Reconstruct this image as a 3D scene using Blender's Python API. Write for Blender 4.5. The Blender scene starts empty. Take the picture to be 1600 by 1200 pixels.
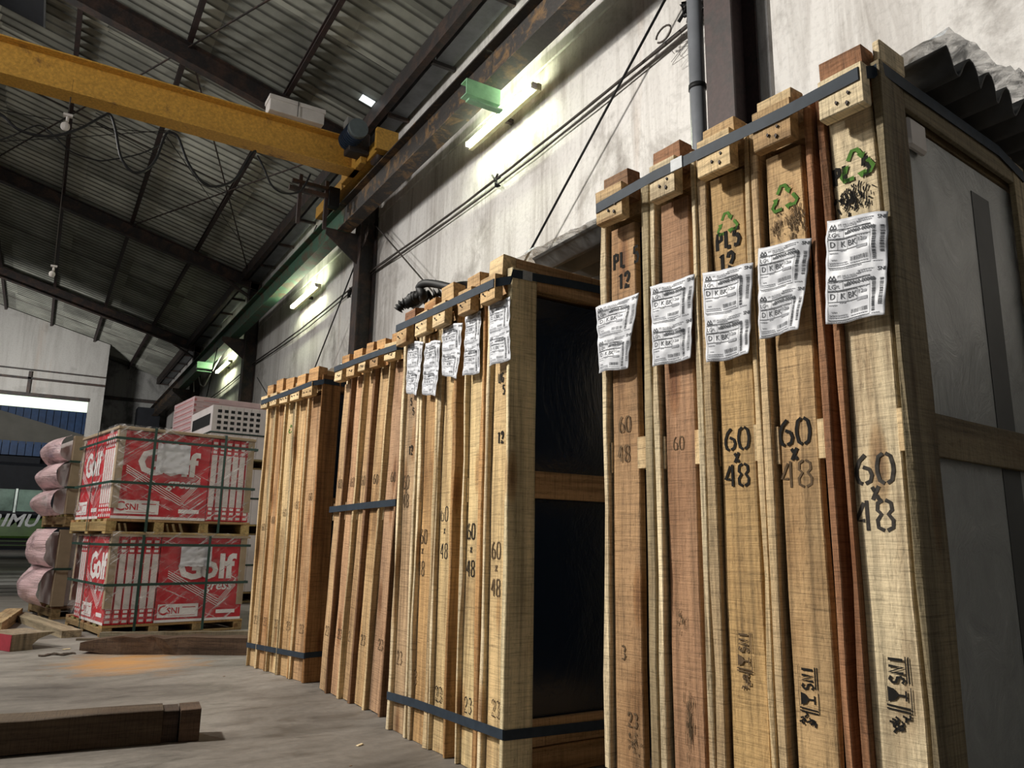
import bpy, bmesh, math, random
from mathutils import Vector, Matrix, noise
C = bpy.context.scene.collection
rnd = random.Random(7)
PI = math.pi
# ------------------------------------------------------------------ camera
H = 0.72
RM = Matrix(((0.85230585, -0.12002319, -0.5090866), (-0.52277872, -0.16450104, -0.83644595), (0.01664764, 0.97904742, -0.20295077)))
cam = bpy.data.objects.new('camera', bpy.data.cameras.new('camera'))
cam.data.lens = 27.0; cam.data.sensor_width = 36.0; cam.data.clip_end = 300
cam.matrix_world = Matrix.Translation((0, 0, H)) @ RM.to_4x4()
C.objects.link(cam); bpy.context.scene.camera = cam
# ------------------------------------------------------------------ light
sc = bpy.context.scene
sc.view_settings.view_transform = 'Standard'; sc.view_settings.look = 'None'
sc.view_settings.gamma = 1.0; sc.view_settings.use_curve_mapping = False
sc.view_settings.exposure = 0.12
wd = bpy.data.worlds.new('world'); sc.world = wd; wd.use_nodes = True
wd.node_tree.nodes['Background'].inputs[0].default_value = (0.86, 0.93, 1.0, 1)
wd.node_tree.nodes['Background'].inputs[1].default_value = 1.2
def lamp(name, loc, aim, energy, size, col, sizey=None):
    l = bpy.data.lights.new(name, 'AREA'); l.energy = energy; l.color = col
    l.shape = 'RECTANGLE'; l.size = size; l.size_y = sizey or size
    o = bpy.data.objects.new(name, l); o.location = loc
    o.rotation_euler = (Vector(aim) - Vector(loc)).to_track_quat('-Z', 'Y').to_euler(); C.objects.link(o)
    return o
lamp('high_bay_light', (-3.6, 4.8, 5.5), (1.6, 1.9, 1.1), 255, 0.35, (1.0, 0.95, 0.86)).data.spread = math.radians(115)
lamp('side_fill_light', (-6.0, 5.0, 5.2), (3.2, 5.0, 4.6), 120, 0.8, (1.0, 0.97, 0.93)).data.spread = math.radians(130)  # added fill lamp for the right wall, no fitting behind it
lamp('far_bay_light', (-3.2, 11.0, 5.4), (1.4, 8.0, 0.8), 130, 0.6, (1.0, 0.96, 0.90)).data.spread = math.radians(140)
lamp('end_wall_fill_light', (-2.5, 18.0, 3.6), (-0.5, 25.0, 4.6), 90, 0.8, (1.0, 0.97, 0.92)).data.spread = math.radians(90)  # fill lamp added to brighten the back wall
lamp('shed_fill_light', (-3.0, 33.0, 7.0), (-2.0, 45.0, 5.0), 260, 1.5, (1.0, 0.98, 0.92))  # fill lamp added so the canopy and cladding beyond are not dark

# ------------------------------------------------------------------ pixel rays (measuring the photograph)
def ray(px, py):
    return RM @ Vector(((px - 800) / 1200, -(py - 600) / 1200, -1)).normalized()
def at_x(px, py, x):
    d = ray(px, py); t = x / d.x; return Vector((x, d.y * t, H + d.z * t))
def at_y(px, py, y):
    d = ray(px, py); t = y / d.y; return Vector((d.x * t, y, H + d.z * t))
def at_z(px, py, z):
    d = ray(px, py); t = (z - H) / d.z; return Vector((d.x * t, d.y * t, z))
class Frame:
    """stack frame: u runs away along the row front, v runs towards the wall, z is up"""
    def __init__(s, ox, oy, yaw):
        s.o = Vector((ox, oy, 0)); a = math.radians(yaw)
        s.v = Vector((math.cos(a), math.sin(a), 0)); s.u = Vector((-math.sin(a), math.cos(a), 0))
        s.M = Matrix(((s.u.x, s.v.x, 0, ox), (s.u.y, s.v.y, 0, oy), (0, 0, 1, 0), (0, 0, 0, 1)))
    def front(s, px, py, v=0.0):
        d = ray(px, py); o = s.o + s.v * v; t = s.v.dot(o) / s.v.dot(d)
        P = d * t; return (P - o).dot(s.u), H + P.z

# ------------------------------------------------------------------ materials
def newmat(name):
    m = bpy.data.materials.new(name); m.use_nodes = True; nt = m.node_tree
    return m, nt, nt.nodes['Principled BSDF']
def N(nt, typ, **kw):
    n = nt.nodes.new(typ)
    for k, v in kw.items():
        if isinstance(k, str) and hasattr(n, k): setattr(n, k, v)
    return n
def L(nt, a, b): nt.links.new(a, b)
def ramp(nt, src, stops):
    r = nt.nodes.new('ShaderNodeValToRGB'); e = r.color_ramp.elements
    while len(e) < len(stops): e.new(0.5)
    for i, (p, c) in enumerate(stops):
        e[i].position = p; e[i].color = (c, c, c, 1) if isinstance(c, (int, float)) else (*c, 1)
    L(nt, src, r.inputs[0]); return r.outputs[0]
def mixc(nt, fac, a, b, mode='MIX'):
    m = nt.nodes.new('ShaderNodeMix'); m.data_type = 'RGBA'; m.blend_type = mode
    for sock, v in ((0, fac), (6, a), (7, b)):
        if hasattr(v, 'links'): L(nt, v, m.inputs[sock])
        elif isinstance(v, (int, float)): m.inputs[sock].default_value = v if sock == 0 else (v, v, v, 1)
        else: m.inputs[sock].default_value = (*v, 1)
    return m.outputs[2]
def coords(nt, scale, rand=True, kind='Object'):
    tc = nt.nodes.new('ShaderNodeTexCoord'); mp = nt.nodes.new('ShaderNodeMapping')
    mp.inputs['Scale'].default_value = scale
    src = tc.outputs[kind]
    if rand:
        oi = nt.nodes.new('ShaderNodeObjectInfo'); ml = nt.nodes.new('ShaderNodeMath'); ml.operation = 'MULTIPLY'
        ml.inputs[1].default_value = 37.0; L(nt, oi.outputs['Random'], ml.inputs[0])
        ad = nt.nodes.new('ShaderNodeVectorMath'); ad.operation = 'ADD'
        L(nt, src, ad.inputs[0]); L(nt, ml.outputs[0], ad.inputs[1]); src = ad.outputs[0]
    L(nt, src, mp.inputs['Vector']); return mp.outputs[0]
def noisetex(nt, scale_vec, scale=1.0, detail=4, rough=0.55, dist=0.0, rand=True, kind='Object'):
    n = nt.nodes.new('ShaderNodeTexNoise'); n.inputs['Scale'].default_value = scale
    n.inputs['Detail'].default_value = detail; n.inputs['Roughness'].default_value = rough
    n.inputs['Distortion'].default_value = dist
    L(nt, coords(nt, scale_vec, rand, kind), n.inputs['Vector']); return n.outputs[0]
def bump(nt, bs, h, dist=0.002, st=0.6):
    b = nt.nodes.new('ShaderNodeBump'); b.inputs['Strength'].default_value = st; b.inputs['Distance'].default_value = dist
    L(nt, h, b.inputs['Height']); L(nt, b.outputs[0], bs.inputs['Normal'])

def wood_material(name='sawn_wood', rough=0.75):
    m, nt, bs = newmat(name)
    oi = nt.nodes.new('ShaderNodeObjectInfo')
    grain = noisetex(nt, (26, 26, 1.1), 1, 5, 0.6, 0.6)
    saw = noisetex(nt, (9, 9, 210), 1, 4, 0.7, 0.5)
    mott = noisetex(nt, (4, 4, 1.6), 1, 4, 0.6, 0.4)
    fleck = noisetex(nt, (160, 160, 45), 1, 2, 0.5)
    c = mixc(nt, 1.0, oi.outputs['Color'], ramp(nt, grain, [(0.30, 0.55), (0.50, 0.95), (0.72, 1.18)]), 'MULTIPLY')
    c = mixc(nt, 0.85, c, ramp(nt, saw, [(0.32, 0.52), (0.45, 0.90), (0.6, 1.08)]), 'MULTIPLY')
    c = mixc(nt, 0.9, c, ramp(nt, mott, [(0.30, (0.60, 0.50, 0.42)), (0.5, (1, 0.98, 0.96)), (0.70, (1.15, 1.14, 1.1))]), 'MULTIPLY')
    c = mixc(nt, 0.6, c, ramp(nt, fleck, [(0.30, 0.55), (0.40, 1.0)]), 'MULTIPLY')
    fine = noisetex(nt, (85, 85, 2.2), 1, 3, 0.6, 0.2); stain = noisetex(nt, (7, 7, 0.7), 1, 6, 0.7, 0.8)
    c = mixc(nt, 0.75, c, ramp(nt, fine, [(0.34, 0.58), (0.50, 1.0), (0.68, 1.12)]), 'MULTIPLY')
    c = mixc(nt, 0.8, c, ramp(nt, stain, [(0.30, (0.42, 0.36, 0.32)), (0.42, (1, 1, 1))]), 'MULTIPLY')
    # knots
    vo = nt.nodes.new('ShaderNodeTexVoronoi'); vo.inputs['Scale'].default_value = 1
    L(nt, coords(nt, (9, 9, 2.2)), vo.inputs['Vector'])
    kn = ramp(nt, vo.outputs['Distance'], [(0.05, (0.30, 0.16, 0.08)), (0.16, (0.75, 0.62, 0.5)), (0.22, (1, 1, 1))])
    c = mixc(nt, 0.8, c, kn, 'MULTIPLY')
    L(nt, c, bs.inputs['Base Color']); bs.inputs['Roughness'].default_value = rough
    bs.inputs['Specular IOR Level'].default_value = 0.25
    mx = nt.nodes.new('ShaderNodeMath'); mx.operation = 'ADD'; L(nt, saw, mx.inputs[0]); L(nt, fleck, mx.inputs[1])
    bump(nt, bs, mx.outputs[0], 0.0025, 0.7)
    return m
def plain(name, col, rough=0.6, metal=0.0, spec=0.4, var=0.25, scale=6.0, bmp=0.0):
    m, nt, bs = newmat(name)
    n = noisetex(nt, (scale,) * 3, 1, 5, 0.6)
    L(nt, mixc(nt, 1.0, col, ramp(nt, n, [(0.3, 1 - var), (0.7, 1 + var)]), 'MULTIPLY'), bs.inputs['Base Color'])
    bs.inputs['Roughness'].default_value = rough; bs.inputs['Metallic'].default_value = metal
    bs.inputs['Specular IOR Level'].default_value = spec
    if bmp: bump(nt, bs, n, bmp)
    return m
def rusty(name, base, rust, lo=0.45, hi=0.6, rough=0.6, scale=5):
    m, nt, bs = newmat(name)
    a = noisetex(nt, (scale,) * 3, 1, 8, 0.7, 0.4); b = noisetex(nt, (40, 40, 40), 1, 3, 0.6)
    f = ramp(nt, a, [(lo, 0), (hi, 1)])
    c = mixc(nt, f, base, rust); c = mixc(nt, 1.0, c, ramp(nt, b, [(0.3, 0.7), (0.7, 1.15)]), 'MULTIPLY')
    L(nt, c, bs.inputs['Base Color']); bs.inputs['Roughness'].default_value = rough; bump(nt, bs, b, 0.002, 0.4)
    return m
def plaster(name, base, dirt, k=1.0):
    m, nt, bs = newmat(name)
    drip = noisetex(nt, (2.1, 2.1, 0.22), 1, 8, 0.72, 0.9, False)
    drip2 = noisetex(nt, (11, 11, 0.5), 1, 6, 0.7, 0.8, False)
    patch = noisetex(nt, (0.9, 0.9, 0.9), 1, 8, 0.68, 0.5, False)
    sp = noisetex(nt, (28, 28, 28), 1, 4, 0.6, 0, False)
    rust = noisetex(nt, (1.7, 1.7, 0.12), 1, 5, 0.6, 0.2, False)
    c = mixc(nt, ramp(nt, drip, [(0.36, 0.75 * k), (0.52, 0.0)]), base, dirt)
    c = mixc(nt, ramp(nt, drip2, [(0.34, 0.28 * k), (0.46, 0.0)]), c, dirt)
    c = mixc(nt, ramp(nt, patch, [(0.34, 0.85 * k), (0.47, 0.0)]), c, tuple(x * 0.8 for x in dirt))
    c = mixc(nt, ramp(nt, rust, [(0.60, 0.0), (0.72, 0.45)]), c, (0.42, 0.27, 0.17))
    c = mixc(nt, 0.5, c, ramp(nt, sp, [(0.25, 0.7), (0.5, 1.05)]), 'MULTIPLY')
    L(nt, c, bs.inputs['Base Color']); bs.inputs['Roughness'].default_value = 0.85; bs.inputs['Specular IOR Level'].default_value = 0.2
    mx = nt.nodes.new('ShaderNodeMath'); mx.operation = 'ADD'; L(nt, patch, mx.inputs[0]); L(nt, sp, mx.inputs[1])
    bump(nt, bs, mx.outputs[0], 0.008, 0.5)
    return m
WOOD = wood_material()
WALLM = plaster('wall_plaster', (0.70, 0.68, 0.66), (0.34, 0.31, 0.285), 1.0)
WALLD = plaster('old_render', (0.34, 0.34, 0.33), (0.10, 0.10, 0.10))
STEEL = rusty('dark_steel', (0.030, 0.026, 0.026), (0.075, 0.045, 0.035))
REDST = rusty('red_oxide_steel', (0.055, 0.033, 0.032), (0.035, 0.028, 0.028))
YELLOW = rusty('crane_yellow', (0.62, 0.34, 0.06), (0.20, 0.10, 0.035), 0.60, 0.70, 0.5, 3)
GREENST = rusty('green_runway_paint', (0.045, 0.12, 0.075), (0.10, 0.06, 0.035), 0.48, 0.62)
RUNWAY = rusty('runway_paint', (0.05, 0.045, 0.043), (0.22, 0.13, 0.06), 0.50, 0.62)
ROOFM = plain('fibre_cement', (0.43, 0.44, 0.39), 0.9, 0, 0.1, 0.35, 1.6, 0.004)
oi_ = ROOFM.node_tree.nodes.new('ShaderNodeObjectInfo'); bs_ = ROOFM.node_tree.nodes['Principled BSDF']
src_ = bs_.inputs['Base Color'].links[0].from_socket
L(ROOFM.node_tree, mixc(ROOFM.node_tree, 1.0, src_, ramp(ROOFM.node_tree, oi_.outputs['Random'], [(0.0, 0.62), (0.5, 0.95), (1.0, 1.2)]), 'MULTIPLY'), bs_.inputs['Base Color'])
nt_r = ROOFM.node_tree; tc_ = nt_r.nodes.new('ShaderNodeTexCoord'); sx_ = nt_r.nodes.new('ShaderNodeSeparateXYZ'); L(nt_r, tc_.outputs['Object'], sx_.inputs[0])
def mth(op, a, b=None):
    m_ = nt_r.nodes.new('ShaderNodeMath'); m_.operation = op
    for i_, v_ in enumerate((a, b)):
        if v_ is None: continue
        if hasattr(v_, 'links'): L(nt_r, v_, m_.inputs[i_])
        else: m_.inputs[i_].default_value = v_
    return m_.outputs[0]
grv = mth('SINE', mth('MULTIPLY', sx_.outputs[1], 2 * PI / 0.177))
src_ = bs_.inputs['Base Color'].links[0].from_socket      # shade of the corrugation grooves painted into the colour
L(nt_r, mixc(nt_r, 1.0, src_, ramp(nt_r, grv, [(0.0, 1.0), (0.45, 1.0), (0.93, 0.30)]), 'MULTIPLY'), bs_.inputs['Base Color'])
SHEETM = plain('dark_fibre_cement', (0.085, 0.085, 0.085), 0.8, 0, 0.2, 0.3, 5, 0.003)
STRAP = plain('strap_steel', (0.026, 0.036, 0.050), 0.55, 0.0, 0.12, 0.2, 30)
CLIP = plain('galvanised_clip', (0.30, 0.32, 0.34), 0.5, 0.0, 0.5, 0.2, 60)
RUBBER = plain('black_rubber', (0.008, 0.008, 0.009), 0.6, 0, 0.3, 0.3, 20)
WIREM = plain('dull_wire', (0.06, 0.05, 0.045), 0.7, 0, 0.3, 0.3, 9)
PIPEM = plain('grey_plastic_pipe', (0.17, 0.18, 0.20), 0.3, 0, 0.5, 0.2, 4)
INK = plain('black_ink', (0.018, 0.017, 0.016), 0.9, 0, 0.1, 0.3, 60)
INK2 = plain('faded_ink', (0.11, 0.075, 0.045), 0.9, 0, 0.1, 0.3, 60)
GINK = plain('green_ink', (0.075, 0.17, 0.035), 0.9, 0, 0.1, 0.35, 60)
PAPER = plain('label_paper', (0.58, 0.595, 0.64), 0.45, 0, 0.4, 0.03, 30, 0.001)
PRINT = plain('label_print', (0.06, 0.065, 0.075), 0.6, 0, 0.2, 0.2, 90)
PRINTL = plain('label_print_pale', (0.30, 0.31, 0.34), 0.6, 0, 0.2, 0.2, 90)
NAILM = plain('nail_iron', (0.03, 0.022, 0.02), 0.6, 0.4, 0.4, 0.2, 60)
KRAFT = plain('kraft_board', (0.34, 0.26, 0.175), 0.8, 0, 0.2, 0.12, 9)
RED = plain('carton_red', (0.50, 0.010, 0.022), 0.5, 0, 0.4, 0.10, 4)
CWHITE = plain('carton_white', (0.66, 0.60, 0.59), 0.55, 0, 0.4, 0.08, 6)
CPINK = plain('carton_faded_red', (0.50, 0.17, 0.17), 0.55, 0, 0.4, 0.15, 6)
WPRINT = plain('white_print', (0.80, 0.76, 0.76), 0.5, 0, 0.3, 0.03, 6)
GSTRAP = plain('green_strap', (0.020, 0.055, 0.042), 0.4, 0, 0.5, 0.15, 9)
POLY = plain('white_polystyrene', (0.62, 0.58, 0.55), 0.8, 0, 0.3, 0.10, 6)
def floor_mat():
    m, nt, bs = newmat('worn_concrete')
    a = noisetex(nt, (0.55, 1.3, 1), 1, 9, 0.66, 0.7, False); b = noisetex(nt, (3, 6, 3), 1, 7, 0.65, 0.6, False)
    s = noisetex(nt, (30, 30, 30), 1, 5, 0.7, 0, False)
    c = ramp(nt, a, [(0.32, (0.085, 0.075, 0.065)), (0.5, (0.165, 0.148, 0.130)), (0.68, (0.27, 0.25, 0.225))])
    c = mixc(nt, 0.8, c, ramp(nt, b, [(0.3, 0.45), (0.48, 1.0), (0.7, 1.25)]), 'MULTIPLY')
    c = mixc(nt, 0.6, c, ramp(nt, s, [(0.3, 0.75), (0.6, 1.1)]), 'MULTIPLY')
    # sawdust spilled round the rotten timber
    tc = nt.nodes.new('ShaderNodeTexCoord'); mp = nt.nodes.new('ShaderNodeMapping')
    mp.inputs['Location'].default_value = (-0.58 / 0.42, -5.2 / 0.55, 0); mp.inputs['Scale'].default_value = (1 / 0.42, 1 / 0.55, 0)
    L(nt, tc.outputs['Object'], mp.inputs['Vector'])
    ln = nt.nodes.new('ShaderNodeVectorMath'); ln.operation = 'LENGTH'; L(nt, mp.outputs[0], ln.inputs[0])
    sb = nt.nodes.new('ShaderNodeMath'); sb.operation = 'ADD'; L(nt, ln.outputs['Value'], sb.inputs[0])
    mm = nt.nodes.new('ShaderNodeMath'); mm.operation = 'MULTIPLY'; mm.inputs[1].default_value = 2.2
    L(nt, b, mm.inputs[0]); L(nt, mm.outputs[0], sb.inputs[1])
    c = mixc(nt, ramp(nt, sb.outputs[0], [(0.0, 0.9), (0.98, 0.75), (1.0, 0.0)]) if False else ramp(nt, sb.outputs[0], [(0.75, 0.8), (1.0, 0.35)]), c, (0.52, 0.25, 0.07))
    mul = nt.nodes.new('ShaderNodeMath'); mul.operation = 'MULTIPLY'; mul.inputs[1].default_value = 0.5
    L(nt, c, bs.inputs['Base Color'])
    L(nt, ramp(nt, b, [(0.3, 0.45), (0.7, 0.8)]), bs.inputs['Roughness']); bs.inputs['Specular IOR Level'].default_value = 0.35
    bump(nt, bs, a, 0.02, 0.4)
    # limit the stain: remap distance so it dies out beyond about one radius
    for n in nt.nodes:
        if n.type == 'VALTORGB' and n.inputs[0].links and n.inputs[0].links[0].from_node == sb:
            n.color_ramp.elements[0].position = 0.55; n.color_ramp.elements[1].position = 1.0
            n.color_ramp.elements[1].color = (0, 0, 0, 1)
    sb2 = nt.nodes.new('ShaderNodeMath'); sb2.operation = 'MULTIPLY'; sb2.inputs[1].default_value = 0.48
    for l in list(nt.links):
        if l.from_node == sb and l.to_node.type == 'VALTORGB':
            tgt = l.to_socket; nt.links.remove(l); L(nt, sb.outputs[0], sb2.inputs[0]); L(nt, sb2.outputs[0], tgt); break
    return m
FLOORM = floor_mat()
def streak_film(name, col):
    m, nt, bs = newmat(name)
    tc = nt.nodes.new('ShaderNodeTexCoord'); fs = []
    for rot, sc in (((0.5, 0.6, 0.3), (1.5, 1.5, 46)), ((-0.5, -0.35, 0), (1.2, 1.2, 60)), ((0.08, 0.06, 0), (1.0, 1.0, 30))):
        mr = nt.nodes.new('ShaderNodeMapping'); mr.inputs['Rotation'].default_value = rot; L(nt, tc.outputs['Object'], mr.inputs['Vector'])
        ms = nt.nodes.new('ShaderNodeMapping'); ms.inputs['Scale'].default_value = sc; L(nt, mr.outputs[0], ms.inputs['Vector'])
        n = nt.nodes.new('ShaderNodeTexNoise'); n.inputs['Scale'].default_value = 1; n.inputs['Detail'].default_value = 6; n.inputs['Roughness'].default_value = 0.75
        n.inputs['Distortion'].default_value = 0.4; L(nt, ms.outputs[0], n.inputs['Vector']); fs.append(n.outputs[0])
    cl = noisetex(nt, (3.5, 3.5, 5), 1, 5, 0.7, 0.8)
    a = ramp(nt, fs[0], [(0.53, 0.0), (0.62, 0.8)]); b = ramp(nt, fs[1], [(0.56, 0.0), (0.66, 0.85)]); c = ramp(nt, cl, [(0.45, 0.02), (0.72, 0.20)])
    s1 = nt.nodes.new('ShaderNodeMath'); s1.operation = 'MAXIMUM'; L(nt, a, s1.inputs[0]); L(nt, b, s1.inputs[1])
    s3 = nt.nodes.new('ShaderNodeMath'); s3.operation = 'MULTIPLY'; L(nt, s1.outputs[0], s3.inputs[0]); L(nt, ramp(nt, cl, [(0.40, 0.1), (0.56, 1.0)]), s3.inputs[1])
    s2 = nt.nodes.new('ShaderNodeMath'); s2.operation = 'MAXIMUM'; L(nt, s3.outputs[0], s2.inputs[0]); L(nt, c, s2.inputs[1])
    L(nt, s2.outputs[0], bs.inputs['Alpha'])
    bs.inputs['Base Color'].default_value = (*col, 1); bs.inputs['Roughness'].default_value = 0.2; bs.inputs['Specular IOR Level'].default_value = 0.9
    ad = nt.nodes.new('ShaderNodeMath'); ad.operation = 'ADD'; L(nt, fs[0], ad.inputs[0]); L(nt, fs[1], ad.inputs[1])
    bump(nt, bs, ad.outputs[0], 0.02, 0.9); return m
def film_mat(name, col, alpha, rough=0.15, sc=9, lines=True):
    m, nt, bs = newmat(name)
    n = noisetex(nt, (sc, sc, sc * 2.2), 1, 6, 0.7, 1.2); n2 = noisetex(nt, (3, 3, 60), 1, 4, 0.7, 0.8)
    bs.inputs['Base Color'].default_value = (*col, 1); bs.inputs['Roughness'].default_value = rough
    bs.inputs['Specular IOR Level'].default_value = 0.8
    a = ramp(nt, n, [(0.35, alpha * 0.35), (0.6, alpha), (0.75, min(1, alpha * 2.6))])
    L(nt, a, bs.inputs['Alpha'])
    mx = nt.nodes.new('ShaderNodeMath'); mx.operation = 'ADD'; L(nt, n, mx.inputs[0]); L(nt, n2, mx.inputs[1])
    bump(nt, bs, mx.outputs[0], 0.02, 0.9)
    return m
FILM = streak_film('stretch_film', (0.88, 0.84, 0.84))
PFILM = film_mat('pink_bulging_film', (0.88, 0.60, 0.62), 1.3, 0.25, 2)
BFILM = film_mat('crumpled_polythene', (0.74, 0.80, 0.86), 0.9, 0.2, 14)
def pack_mat(name, col, rough, sc):
    m, nt, bs = newmat(name)
    n = noisetex(nt, (sc, sc, sc), 1, 6, 0.7, 1.5)
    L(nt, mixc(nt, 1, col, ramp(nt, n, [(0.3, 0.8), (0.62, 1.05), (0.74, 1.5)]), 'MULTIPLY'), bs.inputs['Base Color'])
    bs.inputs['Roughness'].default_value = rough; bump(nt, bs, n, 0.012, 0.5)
    return m
PACKG = pack_mat('film_wrapped_glass', (0.27, 0.28, 0.27), 0.30, 7)
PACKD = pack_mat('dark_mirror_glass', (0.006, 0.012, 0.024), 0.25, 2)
def emis(name, col, s):
    m, nt, bs = newmat(name); bs.inputs['Base Color'].default_value = (*col, 1)
    bs.inputs['Emission Color'].default_value = (*col, 1); bs.inputs['Emission Strength'].default_value = s; return m
TUBE = emis('lit_tube', (0.93, 1.0, 0.70), 95)
DAY = emis('backlit_translucent_panel', (0.85, 1.0, 0.80), 1.0)
HOUSING = plain('cream_enamel', (0.62, 0.58, 0.36), 0.5)
BLUE = plain('blue_cladding', (0.015, 0.06, 0.17), 0.5, 0, 0.4, 0.3, 3)
BEIGE = plain('beige_boarding', (0.20, 0.19, 0.165), 0.8, 0, 0.2, 0.15, 1)
DARK = plain('dark_interior', (0.012, 0.014, 0.020), 0.7)
BUSG = plain('bus_green', (0.07, 0.15, 0.025), 0.35, 0, 0.6, 0.3, 2)
BUSW = plain('bus_window_glass', (0.26, 0.38, 0.32), 0.12, 0, 0.8, 0.5, 2)
BUSL = plain('bus_lettering', (0.7, 0.72, 0.74), 0.5)
MOTOR = plain('motor_blue', (0.02, 0.035, 0.065), 0.5)
GREYB = plain('grey_board', (0.22, 0.22, 0.21), 0.7, 0, 0.3, 0.25, 3)
REDP = plain('red_paint', (0.30, 0.035, 0.05), 0.6, 0, 0.3, 0.3, 9)

# ------------------------------------------------------------------ mesh helpers
def link(name, bm, m, parent=None, M=None, color=None, kind=None, label=None):
    me = bpy.data.meshes.new(name); bmesh.ops.recalc_face_normals(bm, faces=bm.faces)
    bm.to_mesh(me); bm.free()
    for mm in (m if isinstance(m, (list, tuple)) else [m]): me.materials.append(mm)
    return linkme(name, me, parent, M, color, kind, label)
def linkme(name, me, parent=None, M=None, color=None, kind=None, label=None):
    o = bpy.data.objects.new(name, me); C.objects.link(o)
    if parent: o.parent = parent
    if M is not None: o.matrix_basis = M
    if color: o.color = (*color, 1)
    if kind: o['kind'] = kind
    if label: o['label'] = label
    return o
def empty(name, M, label=None, cat=None, group=None, kind=None):
    o = bpy.data.objects.new(name, None); C.objects.link(o); o.matrix_world = M; o.empty_display_size = 0.1
    tag(o, label, cat, group, kind); return o
def tag(o, label=None, cat=None, group=None, kind=None):
    if label: o['label'] = label
    if cat: o['category'] = cat
    if group: o['group'] = group
    if kind: o['kind'] = kind
    return o
def T(x, y, z): return Matrix.Translation((x, y, z))
def box(bm, x0, x1, y0, y1, z0, z1, mi=0):
    vs = [bm.verts.new((x, y, z)) for x in (x0, x1) for y in (y0, y1) for z in (z0, z1)]
    for f in ((0, 1, 3, 2), (4, 6, 7, 5), (0, 4, 5, 1), (2, 3, 7, 6), (0, 2, 6, 4), (1, 5, 7, 3)):
        bm.faces.new([vs[i] for i in f]).material_index = mi
    return vs
def bxo(name, x0, x1, y0, y1, z0, z1, m, parent=None, M=None, color=None, label=None, kind=None, bev=0.0):
    cx, cy, cz = (x0 + x1) / 2, (y0 + y1) / 2, (z0 + z1) / 2
    bm = bmesh.new(); box(bm, x0 - cx, x1 - cx, y0 - cy, y1 - cy, z0 - cz, z1 - cz)
    if bev: bmesh.ops.bevel(bm, geom=list(bm.edges), offset=bev, segments=1, affect='EDGES')
    MM = T(cx, cy, cz) if M is None else M @ T(cx, cy, cz)
    return link(name, bm, m, parent, MM, color, kind, label)
def plank(name, u0, u1, v0, v1, z0, z1, col, parent, axis='z', rough=0.0015, n=None, m=None, label=None, M=None):
    """rough-sawn timber: box whose long side is the mesh's own z axis, edges slightly uneven"""
    d = {'x': (v1 - v0, z1 - z0, u1 - u0), 'y': (u1 - u0, z1 - z0, v1 - v0), 'z': (u1 - u0, v1 - v0, z1 - z0)}[axis]
    n = n or max(2, min(9, int(d[2] / 0.2)))
    bm = bmesh.new(); rings = []
    ph = rnd.random() * 50
    for i in range(n + 1):
        z = -d[2] / 2 + d[2] * i / n; r = []
        for k, (sx, sy) in enumerate(((-1, -1), (1, -1), (1, 1), (-1, 1))):
            jx = rough * noise.noise((ph + k * 7, z * 3, 1)) * 2; jy = rough * noise.noise((ph + k * 7, z * 3, 9)) * 2
            c = min(0.0025, d[0] * .12, d[1] * .12)
            r.append(bm.verts.new((sx * d[0] / 2 + jx, sy * (d[1] / 2 - c) + jy, z)))
            r.append(bm.verts.new((sx * (d[0] / 2 - c) + jx, sy * d[1] / 2 + jy, z)))
        # order round the ring
        r = [r[1], r[3], r[2], r[4], r[5], r[7], r[6], r[0]]
        rings.append(r)
    for a, b in zip(rings, rings[1:]):
        for k in range(8): bm.faces.new((a[k], a[(k + 1) % 8], b[(k + 1) % 8], b[k]))
    bm.faces.new(rings[0][::-1]); bm.faces.new(rings[-1])
    R = {'z': Matrix.Identity(4),
         'x': Matrix(((0, 0, 1, 0), (1, 0, 0, 0), (0, 1, 0, 0), (0, 0, 0, 1))),
         'y': Matrix(((1, 0, 0, 0), (0, 0, 1, 0), (0, 1, 0, 0), (0, 0, 0, 1)))}[axis]
    MM = T((u0 + u1) / 2, (v0 + v1) / 2, (z0 + z1) / 2) @ R
    if M is not None: MM = M @ MM
    return link(name, bm, m or WOOD, parent, MM, col, None, label)
def tube_mesh(bm, pts, r, seg=8, close=False):
    pts = [Vector(p) for p in pts]; rings = []
    up = Vector((0.13, 0.21, 0.97))
    for i, p in enumerate(pts):
        d = (pts[min(i + 1, len(pts) - 1)] - pts[max(i - 1, 0)]).normalized()
        if close: d = (pts[(i + 1) % len(pts)] - pts[i - 1]).normalized()
        a = d.cross(up); a = a.normalized() if a.length > 1e-4 else d.cross(Vector((1, 0, 0))).normalized()
        b = d.cross(a); rr = r[i] if isinstance(r, (list, tuple)) else r
        rings.append([bm.verts.new(p + a * math.cos(t) * rr + b * math.sin(t) * rr) for t in [2 * PI * k / seg for k in range(seg)]])
    pr = list(zip(rings, rings[1:])) + ([(rings[-1], rings[0])] if close else [])
    for A, B in pr:
        for k in range(seg):
            f = bm.faces.new((A[k], A[(k + 1) % seg], B[(k + 1) % seg], B[k])); f.smooth = True
    if not close: bm.faces.new(rings[0][::-1]); bm.faces.new(rings[-1])
def smooth_path(pts, n=6):
    pts = [Vector(p) for p in pts]; out = []
    P = [pts[0]] + pts + [pts[-1]]
    for i in range(1, len(P) - 2):
        for k in range(n):
            t = k / n; a, b, c, d = P[i - 1], P[i], P[i + 1], P[i + 2]
            out.append(0.5 * ((2 * b) + (c - a) * t + (2 * a - 5 * b + 4 * c - d) * t * t + (3 * b - a - 3 * c + d) * t ** 3))
    return out + [pts[-1]]
def tubeo(name, pts, r, m, parent=None, seg=8, label=None, cat=None, group=None, smooth=False, close=False):
    bm = bmesh.new(); tube_mesh(bm, smooth_path(pts) if smooth else pts, r, seg, close)
    o = link(name, bm, m, parent); return tag(o, label, cat, group)
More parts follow.
